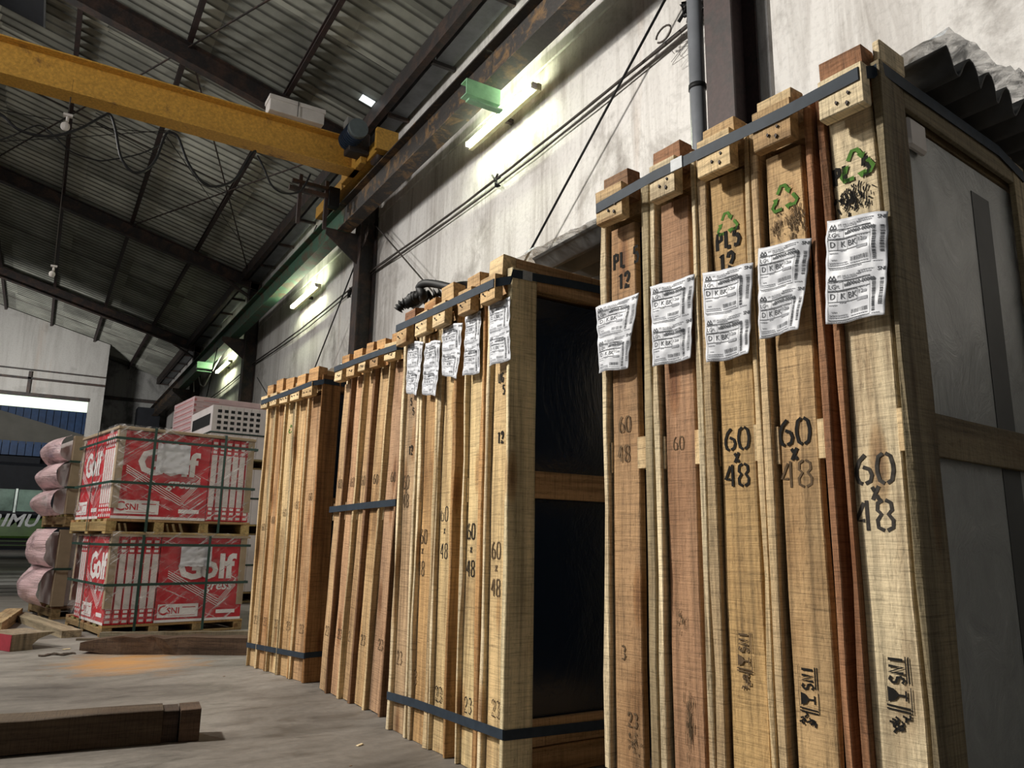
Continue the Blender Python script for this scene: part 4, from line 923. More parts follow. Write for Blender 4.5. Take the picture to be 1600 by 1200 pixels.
for (r, eb), a in zip(S2, ((606, 770), (583, 765), (566, 762), (549, 770), (534, 757))):
    mark(F2, r, eb, 'faded_stencil', INK2, [lambda bm, pl, r=r: stencil_text(bm, '60', -r['_u'] - .05, 1.0, 0.045, pl, w=.16), lambda bm, pl, r=r: stencil_text(bm, '23', -r['_u'] - .05, 0.28, 0.045, pl, w=.16)])
sh = lambda z: -0.062 * z
strap('steel_strap', F2, [(0.085 + sh(1.57), -0.056, 1.565), (0.3 + sh(1.57), -0.056, 1.575), (0.5 + sh(1.57), -0.056, 1.58), (0.79 + sh(1.57), -0.056, 1.585), (0.815 + sh(1.57), -0.005, 1.59), (0.815 + sh(1.57), 0.752, 1.59), (0.08 + sh(1.57), 0.752, 1.58), (0.08 + sh(1.57), -0.005, 1.575)], 0.028, 'black steel strap binding the tops of the leaning crates')
strap('steel_strap', F2, [(0.082 + sh(.87), -0.007, 0.885), (0.4 + sh(.87), -0.007, 0.88), (0.812 + sh(.87), -0.007, 0.872), (0.812 + sh(.87), 0.752, 0.87), (0.08 + sh(.87), 0.752, 0.88)], 0.030, 'black steel strap round the waist of the leaning crates')
# ---- left stack
GL = 'glass crates in the left stack'
KL = dict(mid=0.90, blockz=(1.50, 1.575), depth=0.78)
sl = [((0.0, 0.018), (0.035, 0.150), (0.153, 0.168), (0.48, 0.30, 0.16), 'nearest crate of the left stack with broad dark orange side plank'),
      ((0.172, 0.186), (0.190, 0.300), (0.303, 0.317), (0.55, 0.37, 0.19), 'second crate from the right in the left stack, stamped 23 low down'),
      ((0.320, 0.334), (0.338, 0.440), (0.444, 0.458), (0.60, 0.44, 0.24), 'palest crate in the middle of the left stack with green smudge'),
      ((0.461, 0.475), (0.480, 0.572), (0.576, 0.590), (0.50, 0.31, 0.16), 'orange crate second from the left in the left stack'),
      ((0.593, 0.606), (0.610, 0.700), (0.704, 0.720), (0.56, 0.39, 0.21), 'leftmost crate of all, beside the red tile pallets')]
SLs = []
for i, (n_, b_, f_, c, lab) in enumerate(sl):
    SLs.append(crate(FL, lab, GL, n_, b_, f_, 1.655, None, (c, (0.34, 0.17, 0.06) if i == 0 else (ORANGE if i % 2 else DULL), PALE, TAN), block=(PALE if i else TAN, ORANGE, -.004, -.004), sidecol=(0.34, 0.17, 0.065) if i == 0 else None, detail='near' if i == 0 else False, **KL))
for k, (r, eb) in enumerate(SLs):
    mark(FL, r, eb, 'faded_stencil', INK2, [lambda bm, pl, r=r: stencil_text(bm, '23', -r['_u'] - .05, 0.26, 0.045, pl, w=.14), lambda bm, pl, r=r, k=k: stencil_text(bm, '60', -r['_u'] - .05, 0.95 - .04 * k, 0.04, pl, w=.14)])
mark(FL, SLs[2][0], SLs[2][1], 'recycling_mark', GINK, [lambda bm, pl, r=SLs[2][0]: recycle(bm, -r['_u'] - .05, 1.35, .03, pl)])
strap('steel_strap', FL, [(0.002, -0.006, 1.575), (0.035, MX, 1.565), (0.35, MX, 1.55), (0.69, MX, 1.54), (0.721, -0.006, 1.545), (0.722, 0.782, 1.56), (-0.002, 0.782, 1.58), (-0.002, 0.0, 1.58)], 0.028, 'black steel strap binding the tops of the left crate stack')
strap('steel_strap', FL, [(0.0, -0.006, 0.135), (0.35, -0.006, 0.125), (0.721, -0.006, 0.115), (0.722, 0.782, 0.13), (-0.002, 0.782, 0.14), (-0.002, 0.0, 0.137)], 0.028, 'black steel strap round the foot of the left crate stack')
#==TOPS==
# ---- corrugated sheet laid over the crate tops, with polythene
cs = empty('corrugated_cover_sheet', T(1.648, 0.824, 1.822) @ Matrix.Rotation(math.radians(2.0), 4, 'Z'), 'large dark corrugated cover sheet lying over the nearest crate tops', 'cover sheet')
bm = bmesh.new(); W_, Ly, seg = 1.05, 1.65, 10; nw = int(W_ / 0.092) * seg; prev = None
rows = []
for j in range(9):
    y = Ly * j / 8
    rows.append([bm.verts.new((W_ * i / nw, y + (0.02 * noise.noise((i * .13, 3, 0)) if j == 0 else 0), 0.028 * math.cos(2 * PI * i / seg) + (0.012 * noise.noise((i * .05, y * 2, 1))))) for i in range(nw + 1)])
for j in range(8):
    for i in range(nw): bm.faces.new((rows[j][i], rows[j][i + 1], rows[j + 1][i + 1], rows[j + 1][i])).smooth = True
o = link('sheet', bm, SHEETM, cs); o.modifiers.new('t', 'SOLIDIFY').thickness = 0.006
def crumple(name, w, l, hgt, M, mat, lab, cat='plastic film', seed=0, nx=26, ny=40, edge=True, fn=None, parent=None):
    bm = bmesh.new(); G = []
    for j in range(ny + 1):
        r_ = []
        for i in range(nx + 1):
            s, t = i / nx, j / ny
            n1 = noise.fractal((s * 4 + seed, t * 9, seed), 1.0, 2.1, 5)
            n2 = abs(noise.noise((s * 11 + seed, t * 24, seed * 2)))
            z = hgt * (0.45 + 0.55 * n1) * (math.sin(PI * min(1, max(0, s))) ** .4 if edge else 1) + hgt * .35 * n2
            if fn: z += fn(s, t)
            r_.append(bm.verts.new((s * w + .02 * noise.noise((t * 9, s, 4 + seed)), t * l, z)))
        G.append(r_)
    for j in range(ny):
        for i in range(nx): bm.faces.new((G[j][i], G[j][i + 1], G[j + 1][i + 1], G[j + 1][i])).smooth = True
    o = link(name, bm, mat, parent, M); return tag(o, lab, cat) if not parent else o
crumple('polythene_sheet', 0.62, 1.75, 0.06, T(1.600, 0.80, 1.846) @ Matrix.Rotation(math.radians(2.0), 4, 'Z'), BFILM, 'clear crumpled polythene bunched along the edge of the corrugated cover', seed=3)
# polythene heap over the leaning and left stacks
a = F2.M @ Vector((-0.02, 0.02, 0)); 
crumple('polythene_sheet', 0.50, 1.15, 0.05, F2.M @ T(-0.06, 0.10, 1.665) @ Matrix.Rotation(math.radians(-90), 4, 'Z') @ T(-0.35, 0.0, 0) if False else Matrix.Translation(F2.M @ Vector((-0.10, 0.08, 1.668))) @ Matrix.Rotation(math.radians(4), 4, 'Z'), BFILM,
    'pale bluish polythene sheet draped on top of the leaning crates', seed=8, fn=lambda s, t: 0.03 * math.sin(PI * t))
crumple('polythene_sheet', 0.45, 0.72, 0.035, Matrix.Translation(FL.M @ Vector((0.05, 0.05, 1.662))) @ Matrix.Rotation(math.radians(10), 4, 'Z'), BFILM, 'small crumpled white polythene on top of the left crate stack', seed=15)
# black hose and knotted rope on the middle stack
def fmp(px, py, v=0.0): u, z = FM.front(px, py, v); return FM.M @ Vector((u, v, z))
tubeo('black_hose', [fmp(*p, v) for p, v in (((648, 478), 0.12), ((662, 463), 0.05), ((655, 450), 0.04), ((664, 443), 0.04), ((682, 444), 0.06), ((705, 449), 0.08), ((722, 446), 0.12), ((745, 445), 0.25))], 0.018, RUBBER, None, 8, 'thick black hose looped on top of the middle crate stack', 'hose', smooth=True)
kp = [fmp(*p, v) for p, v in (((622, 485), 0.02), ((628, 476), 0.03), ((638, 473), 0.05), ((648, 466), 0.05), ((658, 462), 0.06), ((672, 465), 0.1), ((690, 458), 0.14))]
kn = smooth_path(kp, 8)
tubeo('knotted_rope', kn, [0.020 + 0.011 * math.sin(i * 1.9) + 0.006 * math.sin(i * 4.3) for i in range(len(kn))], RUBBER, None, 8, 'black frayed knotted rope hanging off the far end of the middle stack top', 'rope')

#==PALLETS==
# ================================================================== TILE PALLETS
PO = at_z(157, 997, 0)
def P_(ox, oy, yaw, z=0): return T(ox, oy, z) @ Matrix.Rotation(math.radians(yaw), 4, 'Z')
def wood_pallet(M, W, D, hgt, lab, col=(0.36, 0.25, 0.12)):
    r = empty('wooden_pallet', M, lab, 'pallet')
    n = 7; bw = W / n * 0.78
    for k in range(3): 
        y = (0.0, D / 2 - .04, D - .09)[k]
    for k in range(4):   # bearers run back from the front face
        x = k * (W - 0.07) / 3; plank('bearer', x, x + 0.07, 0, D, 0.018, hgt - 0.02, col, r, 'y', 0.001, 2)
    for k in range(n):
        y = k * (D - 0.09) / (n - 1); plank('deck_slat', 0, W, y, y + 0.09, hgt - 0.0195, hgt - .001, (col[0] * rnd.uniform(.8, 1.3), col[1] * rnd.uniform(.8, 1.3), col[2]), r, 'x', 0.001, 2)
    for k in range(3):
        y = k * (D - 0.09) / 2; plank('bottom_slat', 0, W, y, y + 0.09, 0.0, 0.0175, col, r, 'x', 0.001, 2)
    return r
ordn = ['first', 'second', 'third', 'fourth', 'fifth', 'sixth', 'seventh', 'eighth']
def carton_meshes(CW, CH, CT, mats):
    """tile carton: local x = width, y = thickness, z = height; red faces, pale spine with print"""
    bm = bmesh.new(); box(bm, 0, CW, 0.001, CT - .001, 0, CH, 0); bmesh.ops.bevel(bm, geom=list(bm.edges), offset=0.003, segments=1, affect='EDGES')
    me = bpy.data.meshes.new('carton_body'); bm.to_mesh(me); bm.free(); [me.materials.append(m) for m in mats]; return me
def carton(M, CW, CH, CT, lab, group, face=None, spine=True, mats=(RED, WPRINT, CWHITE, CPINK), name='tile_carton', spine_side=0):
    red, wp, cw, pk = mats
    r = empty(name, M, lab, 'carton', group)
    bxo('carton_body', 0, CW, 0.0015, CT - .0015, 0, CH, red, r, bev=0.003)
    # spine strips on both edges: white with red ends and lettering blocks
    for s, x in ((-1, -0.0008), (1, CW + 0.0008)):
        def fn(bm, x=x, s=s):
            pl = lambda a, b: Vector((x, a, b))
            rect(bm, 0.007, CT - .007, CH * 0.17, CH * 0.80, pl); rect(bm, 0.012, CT - .012, CH * 0.02, CH * 0.05, pl); rect(bm, 0.012, CT - .012, CH * .93, CH * .96, pl)
        print_obj('spine_panel', fn, cw, r)
        def fn2(bm, x=x, s=s):
            pl = lambda a, b: Vector((x + s * 0.0006, a, b))
            for z in (0.08, 0.13, 0.82, 0.87): rect(bm, 0.014, CT - .014, CH * z, CH * (z + .03), pl)
        print_obj('spine_print', fn2, wp, r)
    if face:
        pl = lambda a, b: Vector((a, -0.0006, b))
        def wh(bm):
            k = CW / 0.66
            font_text(bm, 'G', 0.235 * k, CH * .64, 0.27, pl, bold=.035); font_text(bm, 'olf', 0.44 * k, CH * .64, 0.26, pl, bold=.035)
            font_text(bm, 'gress', 0.46 * k, CH * .42, 0.105, pl, shear=.25, bold=.02)
            for j in range(4):  # thin line artwork
                o_ = j * 0.016
                ribbon(bm, [(0.07 * k, CH * .60 - o_), (0.47 * k, CH * .25 - o_ * 1.1), (0.60 * k, CH * .50 - o_)], 0.0055, pl)
            ribbon(bm, [(0.60 * k, CH * .50), (0.54 * k, CH * .55)], 0.0055, pl)
            rect(bm, 0.02 * k, 0.32 * k, CH * .055, CH * .21, pl); rect(bm, 0.46 * k, 0.61 * k, CH * .08, CH * .125, pl); rect(bm, 0.0, CW, 0.0, CH * .03, pl)
        print_obj('front_print', wh, wp, r)
        pl2 = lambda a, b: Vector((a, -0.0012, b))
        def rd(bm):
            k = CW / 0.66
            font_text(bm, 'SNI', 0.135 * k, CH * .13, 0.065, pl2, bold=.02); font_text(bm, 'C', 0.055 * k, CH * .135, 0.10, pl2, bold=.02)
            ribbon(bm, [(0.10 * k, CH * .075), (0.30 * k, CH * .075)], .003, pl2); ribbon(bm, [(0.20 * k, CH * .17), (0.30 * k, CH * .17)], .006, pl2)
        print_obj('certification_print', rd, red, r)
    return r
def pinwheel(base, W, CH, z, flip, tier, CT=0.058, n=6):
    """four groups of upright cartons; only those the camera can see"""
    CW = W - n * CT - 0.005
    M0 = base @ T(0, 0, z); gp = 'tile cartons on the ' + tier + ' pallet'
    if not flip:
        for k in range(n): carton(M0 @ T(0, k * CT, 0), CW, CH, CT, ('big red carton face lettered in white on the %s pallet' % tier) if k == 0 else '%s carton behind the big red face of the %s pallet' % (ordn[k], tier), gp, face=(k == 0))
        for k in range(n): carton(M0 @ T(W - (n - k) * CT, 0, 0) @ Matrix.Rotation(PI / 2, 4, 'Z') @ Matrix.Scale(1, 4) @ T(0, -CT, 0), CW, CH, CT, '%s carton spine from left in the right-hand row, %s pallet' % (ordn[k].capitalize(), tier), gp)
        # the face turned to the left side
        carton(M0 @ T(0, W, 0) @ Matrix.Rotation(-PI / 2, 4, 'Z'), CW, CH, CT, 'carton with its red face turned to the left side of the %s pallet' % tier, gp, face=True)
    else:
        for k in range(n): carton(M0 @ T(k * CT, CW, 0) @ Matrix.Rotation(-PI / 2, 4, 'Z'), CW, CH, CT, 'carton with red face turned left at near corner of %s pallet' % tier if k == 0 else '%s carton spine from left on the front of the %s pallet' % (ordn[k].capitalize(), tier), gp, face=(k == 0))
        for k in range(n): carton(M0 @ T(W - CW, k * CT, 0), CW, CH, CT, ('big red lettered carton face at the right of the %s pallet' % tier) if k == 0 else '%s carton behind the right-hand red face of the %s pallet' % (ordn[k], tier), gp, face=(k == 0))
        for k in range(3): carton(M0 @ T(0, CW + 0.01 + k * CT, 0), CW, CH, CT, '%s carton on edge at the back left of the %s pallet' % (ordn[k].capitalize(), tier), gp)
    return CW
def film_wrap(base, W, D, z0, z1, lab, mat=FILM, bulge=0.01, seed=1):
    bm = bmesh.new(); per = 2 * (W + D); nu, nv = 72, 18; G = []
    def pt(t):
        d = t * per
        if d < W: return (d, 0, 0, -1)
        d -= W
        if d < D: return (W, d, 1, 0)
        d -= D
        if d < W: return (W - d, D, 0, 1)
        d -= W; return (0, D - d, -1, 0)
    for j in range(nv + 1):
        r_ = []
        for i in range(nu):
            x, y, nx, ny = pt(i / nu); s = j / nv
            o_ = 0.008 + bulge * (0.5 + noise.noise((x * 7 + seed, y * 7, s * 6))) + 0.004 * math.sin(s * 40 + x * 18 + y * 5)
            r_.append(bm.verts.new((x + nx * o_, y + ny * o_, z0 + (z1 - z0) * s)))
        G.append(r_)
    for j in range(nv):
        for i in range(nu): bm.faces.new((G[j][i], G[j][(i + 1) % nu], G[j + 1][(i + 1) % nu], G[j + 1][i])).smooth = True
    o = link('stretch_film', bm, mat, None, base); return tag(o, lab, 'plastic film')
def bands(base, W, D, z0, z1, hz, vx, vy, lab, o_=0.022):
    r = empty('green_banding', base, lab, 'banding')
    def lp(pts, w, vert):
        bm = bmesh.new(); n = len(pts)
        if not vert:
            ring = [[bm.verts.new((x, y, z - w / 2)), bm.verts.new((x, y, z + w / 2))] for x, y, z in pts]
        else:
            ax = vert
            ring = [[bm.verts.new((x - (w / 2 if ax == 'x' else 0), y - (w / 2 if ax == 'y' else 0), z)), bm.verts.new((x + (w / 2 if ax == 'x' else 0), y + (w / 2 if ax == 'y' else 0), z))] for x, y, z in pts]
        for i in range(n): a, b = ring[i], ring[(i + 1) % n]; bm.faces.new((a[0], b[0], b[1], a[1]))
        ob = link('band', bm, GSTRAP, r); ob.modifiers.new('t', 'SOLIDIFY').thickness = 0.0015
    for z in hz: lp([(-o_, -o_, z), (W + o_, -o_, z + .004), (W + o_, D + o_, z), (-o_, D + o_, z)], 0.020, False)
    for x in vx: lp([(x, -o_ - .003, z0), (x, -o_ - .003, z1), (x, D + o_, z1), (x, D + o_, z0)], 0.020, 'x')
    for y in vy: lp([(-o_ - .003, y, z0), (-o_ - .003, y, z1), (W + o_ + .003, y, z1), (W + o_ + .003, y, z0)], 0.020, 'y')
PB = P_(PO.x, PO.y, 10)
W0 = 1.02
wood_pallet(PB, W0 + .02, 1.10, 0.085, 'wooden pallet on the floor under the lower red cartons')
CWd = pinwheel(PB, W0, 0.635, 0.0855, True, 'lower')
PU = PB @ T(-0.035, 0.0, 0.0)
bxo('cover_board', -0.01, W0 + .03, -0.01, 1.08, 0.722, 0.738, KRAFT, None, PB); tag(bpy.context.scene.objects[-1] if False else [o for o in C.objects if o.name.startswith('cover_board')][-1], 'thin kraft board lying on top of the lower red cartons', 'board')
wood_pallet(PU @ T(-0.02, 0, 0.739), W0 + .07, 1.10, 0.112, 'wooden pallet between the lower and upper red cartons', (0.42, 0.30, 0.13))
pinwheel(PU, W0 + .03, 0.665, 0.853, False, 'upper')
cb = bxo('cover_board', -0.015, W0 + .045, -0.015, 1.08, 1.521, 1.546, KRAFT, None, PU, bev=0.004); tag(cb, 'kraft cover board on top of the upper red cartons', 'board')
for (B, z0, z1, ww, lab) in ((PB, 0.20, 0.735, W0, 'lower'), (PU, 0.93, 1.52, W0 + .03, 'upper')):
    for i, (x, y) in enumerate(((0, 0), (ww, 0), (0, 1.03))):
        c = empty('corner_protector', B @ T(x, y, z0), 'brown cardboard corner strip at the %s of the %s red pallet' % (('near left corner', 'right corner', 'back left corner')[i], lab), 'corner strip')
        sx, sy = (1 if x == 0 else -1), (1 if y == 0 else -1)
        bxo('flange', min(-.006 * sx, .045 * sx), max(-.006 * sx, .045 * sx), *sorted((-.006 * sy, -.002 * sy)), 0, z1 - z0, KRAFT, c)
        bxo('flange', *sorted((-.006 * sx, -.002 * sx)), min(-.002 * sy, .045 * sy), max(-.002 * sy, .045 * sy), 0, z1 - z0, KRAFT, c)
film_wrap(PB, W0, 1.05, 0.10, 0.76, 'clear stretch film wound round the lower red cartons', seed=2)
film_wrap(PU, W0 + .03, 1.05, 0.86, 1.56, 'clear stretch film wound round the upper red cartons', seed=6)
bands(PB, W0, 1.05, 0.02, 0.735, (0.37, 0.66), (0.21, 0.71), (0.5,), 'green plastic bands round the lower red pallet', 0.03)
bands(PU, W0 + .03, 1.05, 0.76, 1.55, (1.12, 1.45), (0.25, 0.80), (0.5,), 'green plastic bands round the upper red pallet', 0.03)
# white paper sheets stuck to the two red faces
for B, x0, x1, z0, z1, lab, sd in ((PU, 0.28, 0.53, 1.21, 1.44, 'crumpled blank white paper sheet stuck on the upper red face', 4), (PB, 0.50, 0.74, 0.50, 0.67, 'crumpled blank white paper sheet stuck on the lower red face', 9)):
    bm = bmesh.new(); nx = ny = 14; G = [[bm.verts.new((x0 + (x1 - x0) * i / nx, -0.016 + .006 * noise.noise((i * .5 + sd, j * .6, 0)), z0 + (z1 - z0) * j / ny + (0.012 * noise.noise((i * .7, sd, 0)) if j in (0, ny) else 0))) for i in range(nx + 1)] for j in range(ny + 1)]
    for j in range(ny):
        for i in range(nx): bm.faces.new((G[j][i], G[j][i + 1], G[j + 1][i + 1], G[j + 1][i])).smooth = True
    tag(link('paper_sheet', bm, plain('creased_paper', (0.62, 0.62, 0.66), 0.5, 0, .3, .05, 9), None, B), lab, 'paper')
# ---- pink wrapped pallets further back on the left
for tier, z, hh, ox in (('lower', 0.0, 0.66, 0.0), ('upper', 0.80, 0.70, 0.03)):
    B2 = P_(0.225 + ox * .5, 8.02, 10, z)
    wood_pallet(B2, 1.0, 1.0, 0.11, 'wooden pallet under the %s pink wrapped load' % tier)
    for k in range(5):
        carton(B2 @ T(0.01 + k * .058, 0.66, 0.112) @ Matrix.Rotation(-PI / 2, 4, 'Z'), 0.64, hh - .02, 0.058, '%s pale carton edge from the left on the %s pink pallet' % (ordn[k].capitalize(), tier), 'pale cartons on the pink pallets', mats=(POLY, CWHITE, POLY, CPINK))
    carton(B2 @ T(0.30, 0, 0.112), 0.68, hh - .02, 0.058, 'pale carton face at the right of the %s pink pallet' % tier, 'pale cartons on the pink pallets', mats=(POLY, CWHITE, POLY, CPINK))
    c = empty('corner_protector', B2 @ T(0, 0, 0.112), 'brown corner board at the near edge of the %s pink pallet' % tier, 'corner strip')
    bxo('flange', -0.008, 0.085, -0.012, -0.003, 0, hh, KRAFT, c); bxo('flange', -0.012, -0.008, -0.012, 0.06, 0, hh, KRAFT, c)
    # bulging pink film pillow on the left side
    bm = bmesh.new(); G = []
    nb = 3 if tier == 'upper' else 2
    for j in range(31):
        t = j / 30; r_ = []
        for i in range(21):
            s = i / 20; bul = abs(math.sin(PI * nb * t)) ** .55
            o_ = 0.03 + (0.13 + .05 * (1 - t)) * bul * math.sin(PI * (0.12 + .88 * s)) ** .6 + .02 * noise.noise((s * 5, t * 9, z))
            r_.append(bm.verts.new((-o_ - 0.01, -0.005 + s * 0.9, 0.10 + (hh + .02) * t)))
        G.append(r_)
    for j in range(30):
        for i in range(20): bm.faces.new((G[j][i], G[j][i + 1], G[j + 1][i + 1], G[j + 1][i])).smooth = True
    tag(link('pink_film', bm, PFILM, None, B2), 'bulging pinkish plastic film down the left of the %s pink pallet' % tier, 'plastic film')
    bands(B2, 1.0, 1.0, 0.02, hh + .1, [0.1 + hh * q for q in ((0.5,) if tier == 'lower' else (0.35, 0.68))], (), (), 'green plastic bands round the %s pink pallet' % tier, 0.03)
# ---- background pallets seen above the red ones
def back_load(x, y, yaw, w, d, tiers, lab, body, prt, kind):
    z = 0; lab2 = 'the white green-banded' if kind == 'white' else 'the pale pink'
    for q, h_ in enumerate(tiers):
        top = q == len(tiers) - 1; t_ = ('top', 'middle', 'bottom')[min(2, len(tiers) - 1 - q)]
        Bq = P_(x, y, yaw, z); wood_pallet(Bq, w, d, 0.12, 'wooden pallet under the %s tier of %s background cartons' % (t_, lab2))
        r = empty('carton_load', Bq @ T(0, 0, 0.121), '%s tier of %s' % (t_, lab), 'carton stack')
        nc = 8
        if kind == 'white':
            for k in range(nc): bxo('carton', k * w / nc + .001, (k + 1) * w / nc - .001, 0, d, 0, h_ * .46, body, r, bev=.003)
            for k in range(nc): bxo('carton', k * w / nc + .001, (k + 1) * w / nc - .001, 0, d, h_ * .465, h_, body, r, bev=.003)
            if top:
                def fn(bm):
                    for a in range(7):
                        for b in range(4): rect(bm, .06 + a * .075, .105 + a * .075, h_ * (.53 + b * .11), h_ * (.59 + b * .11), lambda p, q_: Vector((p, -.002, q_)))
                print_obj('square_print', fn, prt, r)
                print_obj('side_panel_print', lambda bm: rect(bm, .08, d - .08, h_ * .62, h_ * .85, lambda p, q_: Vector((-.002, p, q_))), prt, r)
            tubeo('green_band', [(-.01, -.01, h_ * .47), (w + .01, -.01, h_ * .47), (w + .01, d + .01, h_ * .47), (-.01, d + .01, h_ * .47)], 0.009, GSTRAP, r, 4, close=True)
        else:
            for k in range(6): bxo('carton', 0, w, 0, d, h_ * (.42 + k * .58 / 6) + .001, h_ * (.42 + (k + 1) * .58 / 6) - .001, body, r, bev=.003)
            for k in range(nc): bxo('carton', k * w / nc + .001, (k + 1) * w / nc - .001, 0, d, 0, h_ * .415, body, r, bev=.003)
            def fn(bm):
                for k in range(6):
                    zz = h_ * (.42 + k * .58 / 6); rect(bm, .0, .03, zz + .012, zz + .045, lambda p, q_: Vector((p, -.002, q_)))
                    rect(bm, .12, .32, zz + .02, zz + .028, lambda p, q_: Vector((p, -.002, q_)))
                    rect(bm, .06, d - .06, zz + .02, zz + .034, lambda p, q_: Vector((-.002, p, q_)))
            print_obj('edge_print', fn, prt, r)
        z += 0.122 + h_ + 0.0
back_load(1.62, 9.35, 4, 0.72, 1.0, (0.64, 0.64, 0.60), 'the white cartons with green bands behind the red pallets', CWHITE, RUBBER, 'white')
back_load(1.62, 10.75, 6, 1.0, 1.0, (0.72, 0.72, 0.76), 'the pale pink cartons behind the red pallets', plain('pale_pink_carton', (0.60, 0.44, 0.45), .6, 0, .3, .1, 4), CPINK, 'pink')
# pale timber sheet edge beside left stack, behind the red pallets
tag(bxo('timber_offcut', 0, 0.42, 0, 0.10, 0, 0.11, WOOD, None, P_(1.78, 6.9, 0, 1.36) if False else P_(1.20, 5.2, 8, 1.29) @ T(0.42, 0.15, 0), TAN), 'short pale timber end showing between red pallets and left crate stack', 'timber') if False else None

#==FLOORBITS==
# ================================================================== THINGS ON THE FLOOR
def timber(name, p, q, w, h, col, lab, mat=None, jag=0.0, z=0.0, rough=0.003, taper=None, cat='timber'):
    p = Vector((p[0], p[1], z)); q = Vector((q[0], q[1], z)); d = (q - p); l = d.length; d.normalize(); s = Vector((-d.y, d.x, 0))
    bm = bmesh.new(); n = max(4, int(l / .08)); rings = []
    for i in range(n + 1):
        t = i / n; k = 1.0
        if taper: k = min(1, .25 + t * taper)
        r_ = []
        for a, b in ((0, 0), (1, 0), (1, 1), (0, 1)):
            j = lambda c: rough * noise.noise((i * .9, a * 3 + b * 5, c)) * 2
            zb = h * (b * (0.5 + .5 * k) + (1 - b) * 0.25 * (1 - k))
            r_.append(bm.verts.new((l * t + (jag * noise.noise((a * 9, b * 9, 3)) if i in (0, n) else 0), w * (a - .5) * (.6 + .4 * k) + j(1), max(0.0, zb + (j(5) if b else 0)))))
        rings.append(r_)
    for A, B in zip(rings, rings[1:]):
        for k in range(4): bm.faces.new((A[k], A[(k + 1) % 4], B[(k + 1) % 4], B[k]))
    bm.faces.new(rings[0][::-1]); bm.faces.new(rings[-1])
    M = Matrix(((d.x, s.x, 0, p.x), (d.y, s.y, 0, p.y), (0, 0, 1, p.z), (0, 0, 0, 1)))
    # mesh long axis must be local z for the grain: rotate data
    for v in bm.verts: v.co = Vector((v.co.y, v.co.z, v.co.x))
    M = M @ Matrix(((0, 0, 1, 0), (1, 0, 0, 0), (0, 1, 0, 0), (0, 0, 0, 1)))
    o = link(name, bm, mat or WOOD, None, M, col); return tag(o, lab, cat)
# dark beam in the foreground, with a nailed end block
fb = empty('dark_beam', T(0.6, 3.21, 0) @ Matrix.Rotation(math.radians(-6.0), 4, 'Z'), 'dark weathered beam with end block lying on the floor at bottom left', 'timber')
DK = (0.085, 0.060, 0.040)
plank('beam', -2.0, -0.115, -0.07, 0.07, 0.0, 0.112, DK, fb, 'x', 0.004, 9)
plank('spacer', -0.1145, -0.062, -0.062, 0.05, 0.0, 0.108, (0.06, 0.04, 0.03), fb, 'x', 0.003, 2)
plank('end_block', -0.057, 0.012, -0.075, 0.06, 0.0, 0.110, (0.10, 0.065, 0.045), fb, 'x', 0.003, 2, label='rounded darker end block')
timber('rotten_beam', (0.36, 5.74), (1.28, 5.26), 0.14, 0.105, (0.105, 0.065, 0.042), 'long dark half-rotten beam running to the left crate stack', rough=0.012, taper=4.0)
timber('grey_batten', (0.50, 6.36), (1.55, 6.0), 0.07, 0.055, (0.20, 0.17, 0.12), 'straight grey batten lying just in front of the red pallets')
timber('loose_plank', (0.33, 6.60), (-0.03, 8.30), 0.13, 0.05, (0.40, 0.33, 0.22), 'pale split plank pointing away from the pallet corner')
timber('small_slat', (0.36, 6.42), (0.50, 6.36), 0.05, 0.014, (0.14, 0.11, 0.08), 'small thin slat at the near pallet corner', rough=.001)
timber('pale_timber', (-0.17, 7.0), (-0.05, 8.30), 0.12, 0.085, (0.60, 0.44, 0.24), 'pale clean timber end entering at the far left of the floor')
# red painted wedge
bm = bmesh.new()
pr = [(-0.35, 0), (0.0, 0), (0.0, 0.0), (0.03, 0.045), (0.07, 0.075), (0.19, 0.094), (0.19, 0.10), (-0.35, 0.10)]
pr = [(0.0, 0), (0.14, 0), (0.13, 0.03), (0.17, 0.065), (0.27, 0.096), (0.25, 0.102), (0.0, 0.102)]
extr(bm, pr, axes((0, 0, 0), (1, 0, 0), (0, 0, 1)), axes((0, 0.34, 0), (1, 0, 0), (0, 0, 1)))
rw = empty('painted_wedge', T(-0.03, 5.95, 0) @ Matrix.Rotation(math.radians(28), 4, 'Z'), 'wooden block with red painted face lying at the left edge of the floor', 'timber')
bm2 = bmesh.new()
for v in bm.verts: v.co.z = max(0, v.co.z)
link('block', bm, WOOD, rw, color=(0.30, 0.24, 0.17)); bm2.free()
bb = [v for v in rw.children[0].data.vertices]; ymin = min(v.co.y for v in bb)
bxo('red_face', -0.004, -0.0005, min(v.co.y for v in bb), max(v.co.y for v in bb), 0.002, 0.10, REDP, rw, label='red painted face')
